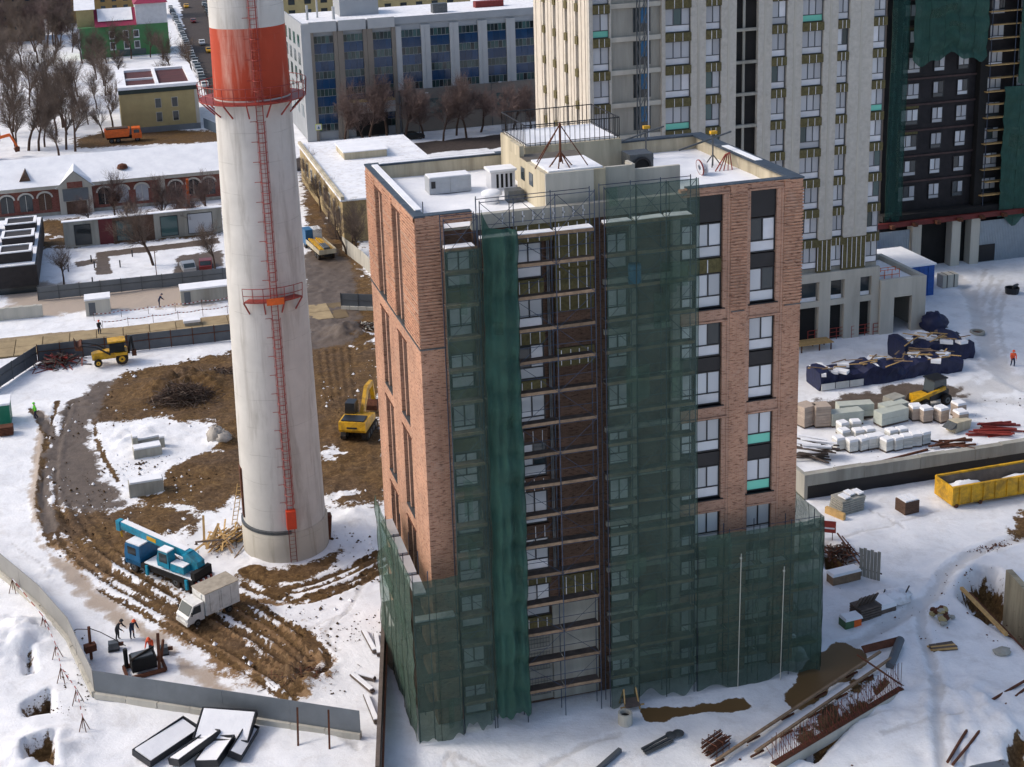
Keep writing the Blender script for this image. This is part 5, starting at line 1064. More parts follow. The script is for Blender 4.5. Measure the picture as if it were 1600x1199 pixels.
# ---- flatbed truck with yellow poles
t = thing('flatbed_truck', 'flatbed truck with blue and white cab carrying yellow steel lengths', 'truck', (9.9, 109.5, .05), R(97))
MB().box(-4.6, 2.0, -1.2, 1.2, 1.0, 1.2).build('bed', CONC_L, t); MB().box(-4.6, 3.8, -.5, .5, .6, .98).build('chassis', DARK, t)
for s in (-1, 1): MB().box(-4.6, 2.0, s*1.22-.03, s*1.22+.03, 1.0, 1.65).build('side_board', CREAM, t)
MB().box(-4.66, -4.6, -1.2, 1.2, 1.0, 1.65).build('tail_board', CREAM, t); MB().box(2.2, 4.2, -1.2, .1, .7, 2.8).build('cab', WHITEV, t); MB().box(2.2, 4.2, .11, 1.2, .7, 2.85).build('cab_side', BLUED, t); MB().box(4.201, 4.23, -1.05, 1.05, 1.7, 2.6).build('windscreen', GLASS, t)
for i in range(6): MB().bar((-4.2, -.95+i*.36, 1.45+.12*(i % 2)), (1.7, -.85+i*.34, 1.5+.1*(i % 3)), .22).build('steel_length', YEL if i % 3 else WOOD, t)
for i in range(3): MB().tube((-4.4, -.3+i*.3, 1.75), (-2, -.3+i*.3, 1.8), .17).build('pipe', STEEL, t)
for x in (3.2, -2.4, -3.5):
    for s in (-1, 1): wheel(t, (x, s*1.0, .5), .5, .34)
# ---- compact loader on the deck
q = G(1450, 633, PZ); t = thing('wheel_loader', 'dark and yellow telehandler on the slushy lane', 'loader', (q.x+.2, q.y, PZ+.05), R(190))
MB().prof([(-1.6,.6),(.6,.6),(.6,1.3),(-1.6,1.4)], -.6, .6).build('body', FRAME, t); cb = MB().prof([(-1.3,1.41),(.3,1.31),(.15,2.5),(-1.2,2.5)], -.65, .65).build('cab', GLASS, t); MB().box(-1.35, .35, -.7, .7, 2.51, 2.62).build('cab_roof', FRAME, cb); MB().prof([(.61,.6),(2.0,.7),(2.0,1.3),(.61,1.3)], -.55, .55).build('hood', YEL, t)
MB().bar((-1.0,.75,1.7), (2.9,.75,1.0), .25, .3).build('boom', YEL, t); MB().obox((3.0, .2, .6), (.3, 2.0, .8)).build('fork_carriage', RUST, t)
for s in (-.5, .5): MB().bar((3.1, s, .25), (4.2, s, .2), .12, .06).build('fork', STEEL, t)
for x in (1.4, -1.1):
    for s in (-1, 1): wheel(t, (x, s*.85, .55), .55, .38)
# ---- cars
def car_kind(body, label):
    t = thing('parked_car', label, 'car'); MB().prof([(-2.1,.3),(2.1,.3),(2.15,.7),(1.9,.9),(.95,1.0),(.35,1.45),(-1.15,1.48),(-1.8,1.0),(-2.1,.95)], -.85, .85).build('body', body, t)
    MB().prof([(.98,1.0),(.4,1.42),(.46,1.43),(1.06,1.0)], -.72, .72).build('windscreen', GLASS, t); MB().prof([(-1.78,1.02),(-1.2,1.43),(-1.26,1.45),(-1.86,1.02)], -.72, .72).build('rear_window', GLASS, t)
    for s in (-1, 1): MB().prof([(-1.4,1.0),(.75,1.0),(.3,1.38),(-1.1,1.38)], s*.855-.006, s*.855+.006).build('side_window', GLASS, t); MB().obox((2.13, s*.6, .68), (.06, .35, .14)).build('headlight', FILM, t)
    for x in (1.3, -1.3):
        for s in (-1, 1): wheel(t, (x, s*.76, .31), .31, .2)
    return t
CARC = [('white', pm('car_white', 'd8d8d8', .3, .05, 1)), ('silver', pm('car_silver', '9a9da0', .3, .05, 1, metal=.4)), ('black', pm('car_black', '17181b', .3, .1, 1)), ('dark red', pm('car_red', '6e1c1c', .3, .1, 1)), ('dark blue', pm('car_blue', '22304a', .3, .1, 1)), ('yellow', pm('car_yellow', 'd8a21c', .35, .05, 1)), ('grey', pm('car_grey', '5d6064', .3, .05, 1))]
kinds = [car_kind(m_, 'x') for _, m_ in CARC]; used_k = set(); rc = random.Random(4)
def put_car(k, loc, rz, label, group=None):
    if k not in used_k: o_ = kinds[k]; used_k.add(k); o_.location = loc; o_.rotation_euler.z = rz
    else: o_ = dup(kinds[k], loc, rz)
    o_['label'] = label
    if group: o_['group'] = group
put_car(1, (*G(294, 424)[:2], 0), R(95), 'pale hatchback parked beside a dark red one by the grey fence'); put_car(3, (*G(322, 420)[:2], 0), R(85), 'dark red hatchback parked beside a pale one by the grey fence')
for y in np.arange(268, 470, 5.6): k = rc.choice([0, 0, 1, 2, 4, 6]); put_car(k, (6.6+.014*(y-268)+rc.uniform(-.2, .2), y, 0), R(90+rc.uniform(-4, 4)), '%s car in the left row parked along the far street' % CARC[k][0], 'cars parked along the far street')
for y in np.arange(300, 480, 5.9): k = rc.choice([0, 0, 1, 2, 6, 2]); put_car(k, (17.5+.03*(y-300)+rc.uniform(-.2, .2), y, 0), R(90+rc.uniform(-4, 4)), '%s car in the right row parked along the far street' % CARC[k][0], 'cars parked along the far street')
for y, x, k in ((415, 14.3, 3), (352, 12.4, 0), (333, 13.0, 5), (305, 13.3, 2), (285, 11.2, 2), (470, 15.5, 5), (262, 11.8, 4)): put_car(k, (x, y, 0), R(-90), '%s car driving between the parked rows on the far street' % CARC[k][0], 'cars driving on the far street')
for k in range(7):
    if k not in used_k: put_car(k, (40+6*k, 184, 0), R(3), '%s car kerbside before the grey office block' % CARC[k][0])
put_car(2, (40, 181.5, 0), R(2), 'black car driving on the wet street before the grey office block')
# ================================================================= people
SKIN = pm('skin', 'b98a70', .6, .08, 3)
def body_mesh(joints, edges, rad, mats, split):
    me = bpy.data.meshes.new('tmp'); names = list(joints); me.from_pydata([joints[n] for n in names], [(names.index(a), names.index(b)) for a, b in edges], [])
    o = bpy.data.objects.new('tmp', me); COL.objects.link(o); sk = o.modifiers.new('s', 'SKIN'); sk.use_smooth_shade = True; o.modifiers.new('u', 'SUBSURF').levels = 1
    for i, n in enumerate(names): me.skin_vertices[0].data[i].radius = rad[n]; me.skin_vertices[0].data[i].use_root = n == 'pelvis'
    dg = bpy.context.evaluated_depsgraph_get(); out = bpy.data.meshes.new_from_object(o.evaluated_get(dg)); bpy.data.objects.remove(o); out.materials.clear()
    for m_ in mats: out.materials.append(m_)
    for p in out.polygons: p.material_index = split(p.center); p.use_smooth = True
    return out
def worker(label, loc, rz, jacket, trousers, helmet, pose='stand', name='person', group=None):
    t = thing(name, label, 'person', loc, rz); ln = {'stand': 0, 'bend': .55, 'walk': .08}[pose]; st = .22 if pose == 'walk' else .06
    f = lambda x, y, z: (x+max(0, z-.95)*math.sin(ln), y, .95+(z-.95)*math.cos(ln) if z > .95 else z)
    ar = .25 if pose == 'bend' else .06
    J = dict(pelvis=(0,0,.95), waist=f(0,0,1.12), chest=f(.02,0,1.36), neck=f(.02,0,1.52), head=f(.04,0,1.62), crown=f(.04,0,1.74))
    J.update(hipL=(0,.1,.9), kneeL=(st*.8,.11,.5), ankL=(st*.4,.11,.1), toeL=(st*.4+.16,.12,.05), hipR=(0,-.1,.9), kneeR=(-st*.2+.04,-.11,.5), ankR=(-st,-.11,.1), toeR=(-st+.16,-.12,.05))
    for s, n in ((1, 'L'), (-1, 'R')):
        J['sh'+n] = f(.02, s*.2, 1.44); sx, sy, sz = J['sh'+n]; J['el'+n] = (sx+.03+ar*.3, sy+s*.06, sz-.29); J['ha'+n] = (sx+.14+ar, sy+s*.03, sz-.52+.1*(pose == 'bend'))
    E_ = [('pelvis','waist'),('waist','chest'),('chest','neck'),('neck','head'),('head','crown')]
    for n in 'LR': E_ += [('pelvis','hip'+n),('hip'+n,'knee'+n),('knee'+n,'ank'+n),('ank'+n,'toe'+n),('chest','sh'+n),('sh'+n,'el'+n),('el'+n,'ha'+n)]
    RD = dict(pelvis=(.15,.13), waist=(.15,.12), chest=(.18,.13), neck=(.06,.06), head=(.1,.1), crown=(.07,.07))
    for n in 'LR': RD.update({'hip'+n: (.11,.11), 'knee'+n: (.075,.075), 'ank'+n: (.055,.055), 'toe'+n: (.04,.04), 'sh'+n: (.085,.085), 'el'+n: (.06,.06), 'ha'+n: (.04,.04)})
    hz = J['neck'][2]; hx = J['neck'][0]; hands = [Vector(J['haL']), Vector(J['haR'])]
    def split(c):
        if min((c-h).length for h in hands) < .07 or ((c-Vector(J['head'])).length < .15 and c.z > hz-.02): return 2
        if c.z < .16: return 3
        return 1 if c.z < .97 and abs(c.y) < .2 else 0
    me = body_mesh(J, E_, RD, [jacket, trousers, SKIN, FRAME], split); place('body', me, t)
    hd = Vector(J['crown']); b = MB().lathe([(.17,-.04),(.13,-.035),(.125,.03),(.08,.09),(0,.11)], 12, hd); b.build('helmet', helmet, t, True)
    for h, s in zip(hands, (1, -1)):
        b = MB()
        for i in range(4): b.tube(h+Vector((.02,(i-1.5)*.018,-.03)), h+Vector((.035,(i-1.5)*.02,-.1-.01*(i in (1, 2)))), .009, .007, 4)
        b.tube(h+Vector((.02,-s*.03,-.01)), h+Vector((.06,-s*.04,-.05)), .01, .008, 4); b.build('fingers', SKIN, t)
    return t
NAVY = pm('navy_cloth', '1d2740', .9, .2, 4); HIVIS = pm('hivis_green', '5fd62c', .7, .1, 4); HIOR = pm('hivis_orange', 'e0562c', .7, .1, 4); GREYC = pm('charcoal_cloth', '2f3033', .9, .2, 4); WH = pm('helmet_white', 'd8d8d2', .4, .05, 2)
worker('worker in bright green jacket walking on the muddy track', G(57, 655)[:], R(200), HIVIS, NAVY, HIVIS, 'walk')
worker('worker in dark clothes standing on the slab road by the fence', G(156, 523)[:], R(-60), GREYC, NAVY, HIOR)
worker('worker bending over planks near the small cabin', G(249, 480)[:], R(10), NAVY, NAVY, NAVY, 'bend')
worker('worker with orange shoulders walking on the snowy lane', G(1582, 574, PZ)[:], R(250), HIOR, NAVY, HIOR, 'walk')
worker('worker in black bending beside the drilling rig hoses', G(184, 1000)[:], R(-30), GREYC, GREYC, GREYC, 'bend')
worker('worker in navy with orange helmet bending at the drilling rig', G(207, 998)[:], R(-60), NAVY, NAVY, HIOR, 'bend')
worker('worker in orange vest bending over the drilling rig frame', G(238, 1025)[:], R(-110), HIOR, NAVY, HIOR, 'bend')
# ================================================================= site clutter
def at(u, v, z=0.): q = G(u, v, z); return (q.x, q.y, z)
# drilling rig
t = thing('drilling_rig', 'rusty drilling rig with black engine on snow by the grey fence', 'drilling rig', at(224, 1048), R(10))
for p0, p1 in (((-1.2,-.8,.15),(1.4,-.8,.15)), ((-1.2,.8,.15),(1.4,.8,.15)), ((-1.2,-.8,.15),(-1.2,.8,.15)), ((1.4,-.8,.15),(1.4,.8,.15))): MB().bar(p0, p1, .18, .25).build('skid', RUST, t)
MB().box(-.8, .9, -.5, .5, .3, 1.2).build('engine', DARK, t); MB().obox((0, 0, 1.26), (1.4, .8, .12)).build('engine_cover', STEEL, t); MB().bar((1.0,-.6,.2), (1.3,.4,2.3), .2).build('mast', RUST, t); MB().bar((1.3,.3,.2), (1.5,-.3,2.1), .14).build('mast', RUST, t); MB().tube((-1.0, .6, .3), (-1.0, .6, 1.6), .16).build('drill_tube', DARK, t); MB().tube((-.9,-.5,1.3), (.9,.3,1.45), .08).build('hose', TYRE, t)
for u, v, lab in ((178, 1015, 'squat grey generator by the drilling rig'), (255, 1022, 'dark motor pump lying on snow beside the rig')):
    t = thing('pump', lab, 'pump', at(u, v)); MB().box(-.35, .35, -.25, .25, .1, .6).build('casing', STEEL, t); MB().tube((.35,0,.35), (.7,0,.35), .14).build('motor', RUST, t); MB().box(-.4, .4, -.3, .3, 0, .09).build('base', FRAME, t)
t = thing('hose_post', 'leaning rusty post carrying black hoses near the fence bend', 'post', at(143, 1030)); MB().tube((0,0,0), (.05,.2,2.4), .12).build('post', RUST, t); MB().obox((0, 0, .9), (.8, .5, .5), .3).build('clamp', RUST, t); MB().path([(.05,.2,2.3),(.8,.1,1.9),(1.8,-.1,1.2),(2.4,0,.6)], .03).build('hose', TYRE, t); MB().path([(0,.2,2.2),(-.8,1.0,1.9),(-1.2,1.6,1.4)], .03).build('hose', TYRE, t)
# snow-covered frames
t = thing('steel_formwork', 'stack of dark-rimmed steel formwork trays filled with snow', 'formwork', at(300, 1165))
def tray(cx, cy, w, d, rz, rx, z):
    M = Matrix.Translation((cx, cy, z))@Euler((rx, 0, rz)).to_matrix().to_4x4(); b = MB()
    for x0, x1, y0, y1 in ((-w/2, w/2, -d/2, -d/2+.07), (-w/2, w/2, d/2-.07, d/2), (-w/2, -w/2+.07, -d/2+.07, d/2-.07), (w/2-.07, w/2, -d/2+.07, d/2-.07)): b.box(x0, x1, y0, y1, 0, .45)
    o_ = b.build('tray_rim', FRAME, t); o_.matrix_local = M; MB().obox((0, 0, .22), (w-.16, d-.16, .3), 0, .05, .03, .97).build('tray_snow', SNOW, o_)
tray(-1.5, .3, 4.2, 1.7, R(38), .1, .2); tray(.2, -1.0, 3.6, 1.0, R(40), -.25, .3); tray(2.2, .4, 3.6, 2.4, R(-22), .28, .5); tray(1.4, -1.6, 2.6, 1.6, R(60), -.2, .2); tray(3.1, -1.1, 3.0, .9, R(62), .3, .2)
for u, v, lab in ((466, 1168, 'brown timber prop leaning on the front fence'), (515, 1172, 'snow-dusted timber prop near the end of the front fence')):
    q = Vector(at(u, v)); b = MB().bar((0,0,0), (.25,1.2,2.0), .12); b.box(-.15, .15, -.15, .15, 0, .05); single('timber_prop', b, RUST, lab, 'prop', tuple(q))
# shoring wall
a = Vector((-.9, 12.2, 0)); c = Vector((-5.0, -5.6, 0)); t = thing('shoring_wall', 'narrow timber-capped shoring wall beside the left net', 'wall', tuple(c)); d = a-c
MB().bar(Vector((0,0,1.9)), d+Vector((0,0,1.9)), .25, .22).build('timber_cap', PLANK_D, t); MB().bar(Vector((.3,0,1.6)), d+Vector((.3,0,1.6)), .12, .16).build('waler', RUST, t)
for i in range(14): q = d*(i/13); MB().tube(q+Vector((0,0,-.5)), q+Vector((0,0,1.85)), .11).build('pile', RUST, t)
for i in range(13): q = d*((i+.5)/13); MB().obox(q+Vector((.12,0,.7)), (.06, d.length/13-.1, 2.0), math.atan2(d.y, d.x)-R(90)).build('lagging_board', PLANK_D, t)
for k, (u, v, rz, L) in enumerate(((577, 1005, 95, 3.0), (590, 1010, 84, 2.8), (570, 1060, 140, 1.6), (566, 1070, 112, 2.6), (580, 1110, 92, 3.2))):
    b = MB().obox((0, 0, .12), (L, .35, .12), R(rz)); b.obox((0, 0, .21), (L*.95, .3, .06), R(rz)); t = thing('snowy_plank', 'loose snow-dusted plank beside the shoring wall', 'plank', at(u, v), 0, 'planks by the shoring wall'); b.build('plank', PLANK_D, t); MB().obox((0, 0, .28), (L*.9, .3, .07), R(rz)).build('snow_strip', SNOW, t)
# tripod rails at left edge
TP = [(22, 925), (70, 985), (90, 1030), (98, 1065), (122, 1100), (132, 1145)]
for i, (u, v) in enumerate(TP):
    t = thing('rail_tripod', 'rusty wire tripod carrying the striped rails on the snowbank', 'tripod', at(u, v), 0, 'tripods of the striped rail')
    for k in range(4): MB().tube((0,0,1.15), (.4*math.cos(k*1.57+.4), .4*math.sin(k*1.57+.4), 0), .03).build('leg', RUST, t)
    if i < len(TP)-1:
        nx_ = Vector(at(*TP[i+1]))-Vector(at(u, v)); tr_ = thing('striped_rail', 'red and white rail linking two tripods on the snowbank', 'rail', tuple(Vector(at(u, v))+Vector((0,0,1.12))), 0, 'striped rails on the snowbank')
        for k in range(8): MB().bar(nx_*(k/8), nx_*((k+1)/8), .05).build('stripe', RED if k % 2 else WHITEP, tr_)
# timber heap at the chimney
t = thing('timber_heap', 'heap of broken boards against the foot of the chimney', 'timber heap', at(352, 848))
for i in range(46):
    L = random.uniform(1.2, 4); MB().obox((random.gauss(0, .9), random.gauss(0, .7), random.uniform(.1, .9)), (L, random.uniform(.1, .22), .05), R(random.gauss(50, 35)), R(random.gauss(0, 12)), R(random.gauss(-8, 14))).build('board', random.choice([WOOD, PLANK_D, PLANK, WOOD]), t)
t = thing('wooden_ladder', 'wooden ladder leaning on the left side of the chimney foot', 'ladder', at(366, 820))
for s in (-.2, .2): MB().bar((s,0,0), (s+.8,.7,3.3), .06).build('stile', WOOD, t)
for i in range(10): MB().bar((-.2+.08*i+.04, .07*i, .33*i+.1), (.2+.08*i+.04, .07*i, .33*i+.1), .04).build('rung', WOOD, t)
# old foundations, bags, heaps
for lab, (u, v), sz, rz in (('broken concrete footing standing on the snow island', (231, 712), (2.6, 1.1, .9), 5), ('thin upright footing slab on the snow island', (212, 702), (.5, 1.5, 1.4), 4), ('small footing stub near the white bags', (254, 700), (.5, .6, 1.1), 0), ('large buried concrete block at the edge of the mud', (229, 768), (3.0, 1.2, 1.1), 3), ('low footing wall half under snow', (232, 694), (2.4, .4, .6), 12)):
    t = thing('concrete_footing', lab, 'footing', at(u, v), R(rz)); MB().box(-sz[0]/2, sz[0]/2, -sz[1]/2, sz[1]/2, -.3, sz[2]).build('block', CONC, t); MB().obox((0, .03, sz[2]+.09), (sz[0]*.95, sz[1]*.9, .18), 0, .04).build('snow_cap', SNOW, t)
def blob(r, seed, sx=1, sy=1, sz=1, n=10):
    rr = random.Random(seed); b = MB(); P_ = []
    for j in range(n+1):
        for i in range(n*2):
            th = math.pi*j/n; ph = math.pi*i/n; k = 1+rr.uniform(-.16, .16); k = 1 if j in (0, n) else k
            P_.append((sx*r*k*math.sin(th)*math.cos(ph), sy*r*k*math.sin(th)*math.sin(ph), sz*r*(k*math.cos(th)+.75)))
    m_ = n*2; b.add(P_, [(j*m_+i, (j+1)*m_+i, (j+1)*m_+(i+1) % m_, j*m_+(i+1) % m_) for j in range(n) for i in range(m_)]); return b
BAG = pm('dirty_bag', 'aaa39a', .9, .25, 3, bump=.3)
for k, (u, v) in enumerate(((338, 690), (349, 692))):
    t = thing('bulk_bag', ('full dirty white bulk bag on the mud', 'slumped dirty white bulk bag next to a full one')[k], 'bag', at(u, v)); blob(.85, k, 1, 1, 1.0-.25*k).build('bag', BAG, t, True); MB().tube((0,0,1.3-.3*k), (.2,.1,1.7-.3*k), .12, .05).build('neck', BAG, t)
def heap(label, u, v, rx, ry, n, mats, L, name='brush_heap', cat='heap', z=0, h=.9, th=(.02, .05)):
    b = MB(); b2 = MB()
    for i in range(n):
        x, y = random.gauss(0, rx*.45), random.gauss(0, ry*.45); k = max(0, 1-(x/rx)**2-(y/ry)**2); zc = random.uniform(0, h)*k+.05; a = random.uniform(0, 6.28); l_ = random.uniform(.4, 1)*L; e = random.gauss(0, .35)
        d_ = Vector((math.cos(a), math.sin(a), e)).normalized()*l_/2; c_ = Vector((x, y, zc)); (b if i % 2 else b2).tube(c_-d_, c_+d_, random.uniform(*th), random.uniform(*th)*.5, 3, False)
    t = thing(name, label, cat, at(u, v, z)); x1 = b.build('branches', mats[0], t); x1['kind'] = 'stuff'; x2 = b2.build('branches', mats[1], t); x2['kind'] = 'stuff'; return t
heap('tangled dark heap of cut branches on the brown earth', 285, 625, 3.6, 2.6, 900, (BARK, TWIG), 2.2, h=1.6)
heap('low scatter of torn branches beside the chimney', 335, 590, 4.5, 2.0, 500, (TWIG, BARK), 1.6, h=.7)
heap('pile of scrap boards and red sheet behind the backhoe', 92, 570, 2.6, 1.6, 140, (PLANK_D, REDD), 2.4, 'scrap_heap', h=1.1, th=(.05, .12)); heap('broken timber and snow heap near the mud tracks', 470, 1060, 2.4, 1.6, 200, (BARK, RUST), .8, 'debris_heap', h=.4)
heap('heap of white rubble at the fence by the brick tower', 568, 515, 2.6, 2.0, 300, (CONC_L, BARK), .6, 'rubble_heap', h=.8, th=(.06, .16)); heap('rust-coloured scrap pile in the trench by the tower', 1310, 870, 1.6, 1.2, 120, (RUST, PLANK_D), 1.4, 'scrap_heap', h=.8, th=(.04, .1))
t = thing('green_cabin', 'green site cabin with snowy roof at the left edge', 'cabin', at(-12, 665)); MB().box(-1.6, 1.9, -.9, 1.5, 0, 2.3).build('cabin_body', pm('cabin_green', '0f6b52', .5, .12, 1), t); MB().box(-1.7, 2.0, -1.0, 1.6, 2.31, 2.5).build('roof_snow', SNOW, t); MB().box(-.4, .4, -.94, -.901, .1, 1.9).build('door', MATS['cabin_green'], t)
t = thing('pallet_stack', 'small stack of brown pallets at the left edge', 'pallets', at(10, 678)); 
for i in range(6): MB().box(-.7, .7, -.5, .5, .15*i, .15*i+.1).build('pallet', RUST, t)
# ------------------------------------------------- right side, on the deck
for k in range(4):
    q = at(1262+34*k, 536-4*k, PZ); t = thing('red_barrier', 'red steel barrier section along the raw storey of the pale tower', 'barrier', q, R(2), 'red barriers by the pale tower')
    for x in (0, .8, 1.6, 2.3): MB().bar((x,0,0), (x,0,1.3), .06).build('upright', RED, t)
    for z in (.4, .85, 1.28): MB().bar((0,0,z), (2.3,0,z), .05).build('rail', RED, t)
t = thing('plank_platform', 'low platform of fresh planks beside the brick tower', 'platform', at(1275, 545, PZ)); 
for i in range(6): MB().box(-2.5, 1.6, -.8+.28*i, -.56+.28*i, .75, .82).build('plank', WOOD, t)
for x in (-2, 0, 1.3): MB().bar((x,-.7,0), (x,-.7,.75), .1).build('leg', RUST, t); MB().bar((x,.7,0), (x,.7,.75), .1).build('leg', RUST, t)
t = thing('hanging_cradle', 'orange work cradle with snow on the porch roof', 'cradle', (60.9, 46.2, 9.5-.0)); t.location = (60.6, 50.3, 7.52)
for z in (0, .55, 1.1): 
    for y in (0, .8): MB().bar((0,y,z), (2.6,y,z), .05).build('rail', ORANGE, t)
for x in (0, .87, 1.74, 2.6):
    for y in (0, .8): MB().bar((x,y,0), (x,y,1.1), .05).build('post', ORANGE, t)
MB().box(.1, 2.5, .1, .7, .06, .7).build('snow_load', SNOW, t)
def tarp_row(label, u0, v0, u1, v1, w, h, bays, seed, open_=False):
    a = Vector(at(u0, v0, PZ)); c = Vector(at(u1, v1, PZ)); L = (c-a).length; ang = math.atan2(c.y-a.y, c.x-a.x); t = thing('covered_stack', label, 'stack', tuple(a), ang); rr = random.Random(seed)
    n = int(L/.5); V = []; F = []; prof_ = [(0, -.05), (-.05, h*.5), (.0, h), (w*.5, h+.12), (w, h), (w+.05, h*.5), (w, 0)]
    for i in range(n+1):
        for y, z in prof_: V.append((L*i/n+rr.uniform(-.05, .05), y+rr.uniform(-.16, .16)+.2*math.sin(i*.35), z*(1+.16*math.sin(i*.55+seed)+.1*math.sin(i*1.3))+rr.uniform(-.13, .13) if z > .1 else z))
    m_ = len(prof_)
    for i in range(n):
        for j in range(m_-1): F.append((i*m_+j, (i+1)*m_+j, (i+1)*m_+j+1, i*m_+j+1))
    F += [tuple(range(m_)), tuple(range((n+1)*m_-1, n*m_-1, -1))]; MB().add(V, F).build('tarp', TARP, t)
    for i in range(int(L*1.2)): MB().obox((rr.uniform(.4, L-.4), rr.uniform(.2, w-.1), h+.12), (rr.uniform(.6, 1.9), rr.uniform(.4, 1.2), .3), rr.uniform(0, 3), rr.uniform(-.08, .08)).build('snow_patch', SNOW, t)
    for i in range(int(L*2.2)): MB().obox((rr.uniform(.3, L-.3), rr.uniform(-.05, w), h+.25+rr.uniform(0, .25)), (rr.uniform(1, 2.6), .13, .06), rr.uniform(-.9, .9), 0, rr.uniform(-.12, .12)).build('board', rr.choice([WOOD, WOOD, PLANK]), t)
    if open_:
        for i in range(3): MB().box(.1+i*1.5, 1.5+i*1.5, -.14, -.06, .1, .75).build('wrapped_board', BLOCK, t)
tarp_row('long stack under navy tarpaulin with loose boards on top', 1281, 612, 1502, 582, 2.6, 1.5, 4, 1, True); tarp_row('stack under navy tarpaulin piled with splintered timber and snow', 1412, 572, 1520, 560, 3.2, 1.9, 3, 2)
t = thing('covered_pile', 'round pile wrapped in navy tarpaulin by the porch block', 'pile', at(1459, 517, PZ)); blob(1.25, 9, 1.1, 1, .95).build('tarp', TARP, t, True); MB().tube((-1.2,-.6,.3), (1.2,-.7,.5), .05).build('rope', TYRE, t)
t = thing('timber_bundle', 'wrapped bundle of panels on the snow beside the blue store', 'bundle', at(1480, 448, PZ)); MB().box(-1, 1, -.6, .6, .1, 1.6).build('panels', CONC_L, t)
for x in (-.5, .4): MB().box(x, x+.1, -.63, .63, .09, 1.62).build('strap', FRAME, t)
t = thing('metal_tub', 'dark tub half sunk in the open snow', 'tub', at(1581, 460, PZ)); MB().lathe([(.2,0),(.7,.1),(.8,.8),(.7,.82),(.6,.15),(0,.12)], 12).build('tub', FRAME, t); MB().obox((.4, 0, .9), (.8, .2, .5), .4, .3).build('lid', STEEL, t)
t = thing('manhole_ring', 'concrete manhole ring lying near the lane', 'ring', at(1527, 521, PZ)); MB().lathe([(.5,0),(.75,0),(.75,.25),(.5,.25),(.5,0)], 20).build('ring', CONC, t); MB().lathe([(.0,.05),(.49,.05)], 16).build('lid', RUST, t)
# pallets of blocks
PINK = pm('pinkish_block', 'a8998c', .9, .12, 2, rnd=.1); WRAP = pm('film_wrap', 'b9beb4', .35, .1, 1.5); GREENS = pm('green_strap', '7fae8e', .6, .1, 2)
def pallet(u, v, w, d, h, mat, label, group, snow=True, courses=4):
    t = thing('block_pallet', label, 'pallet', at(u, v, PZ), R(random.gauss(2, 7)), group); MB().box(-w/2, w/2, -d/2, d/2, .0, .12).build('pallet_base', PLANK_D, t); hz = (h-.13)/courses
    for i in range(courses): MB().obox((random.uniform(-.015, .015), random.uniform(-.015, .015), .13+hz*(i+.5)), (w, d, hz-.02)).build('block_course', mat, t)
    if snow: MB().obox((0, 0, h+.1), (w*1.04, d*1.04, .2), 0, random.uniform(-.03, .03), 0, .9).build('snow_cap', SNOW, t)
for u, v in ((1258, 664), (1282, 664)): pallet(u, v, 1.4, 1.3, 2.0, PINK, 'tall pallet of pinkish blocks standing at the tower edge', 'tall pinkish pallets', False, 7)
for u, v, w in ((1320, 662, 3.0), (1335, 650, 3.2), (1392, 660, 3.0), (1395, 650, 2.6)): pallet(u, v, w, 1.1, 1.3, WRAP, 'long pallet of film-wrapped panels with green straps', 'film-wrapped pallets', False, 2)
pallet(1396, 641, 1.6, 1.2, 1.4, CONC, 'dark grey pallet of concrete blocks near the telehandler', 'grey pallets', False, 5)
for u, v in ((1430, 655), (1445, 658), (1470, 658), (1497, 650), (1500, 664)): pallet(u, v, .95, .95, 1.2, PINK, 'beige block pallet with snow cap in the row below the telehandler', 'beige pallets in a row')
for u, v in ((1310, 702), (1330, 705), (1346, 703), (1360, 700), (1372, 698), (1318, 690), (1340, 690), (1357, 688), (1316, 678), (1336, 676), (1385, 704), (1400, 702), (1415, 699), (1430, 696), (1443, 693), (1392, 690), (1408, 688)):
    pallet(u, v, .82, .8, 1.0, BLOCK, 'white block pallet under snow in the crowded yard', 'white block pallets', True, 4)
t = thing('snowy_lumber', 'splayed lumber pile under snow at the tower edge', 'lumber pile', at(1266, 716, PZ))
for i in range(16): MB().obox((random.gauss(0, .6), random.gauss(0, .5), .15+.07*i), (random.uniform(2, 3.4), .22, .06), R(random.gauss(-35, 12)), 0, .05).build('board', PLANK_D, t)
for i in range(7): MB().obox((random.gauss(0, .5), random.gauss(0, .4), 1.3+.05*i), (2.4, .3, .06), R(random.gauss(-35, 10)), 0, .05).build('snow_strip', SNOW, t)
for lab, (u, v), n, m_ in (('sheaf of bright red steel sections on the snow', (1555, 682), 9, RED), ('rust-brown steel sheets and angles on the snow', (1492, 697), 7, RUST), ('dark red beams stacked near the lane edge', (1560, 668), 6, REDD)):
    t = thing('steel_sections', lab, 'steel', at(u, v, PZ))
    for i in range(n): MB().obox((random.gauss(0, .5), random.gauss(0, .35), .08+.06*i), (random.uniform(1.8, 3.8), .16, .12), R(random.gauss(-12, 12))).build('section', m_, t)
t = thing('long_beam', 'long rusty beam lying across the snow by the retaining wall', 'beam', at(1412, 714, PZ)); MB().obox((0, 0, .1), (5.2, .16, .16), R(10)).build('beam', RUST, t); MB().obox((1.4, -.6, .06), (3, .1, .08), R(16)).build('angle_iron', RUST, t)
t = thing('steel_bin', 'tilted tan steel bin between block pallets and red steel', 'bin', at(1497, 672, PZ), R(15)); MB().prof([(-1,.1),(.9,.1),(1.1,.9),(-.7,1.0)], -.5, .5).build('bin', CREAM, t); MB().prof([(-1.5,.5),(-.72,.5),(-.72,.95)], -.5, .5).build('flap', STEEL, t)
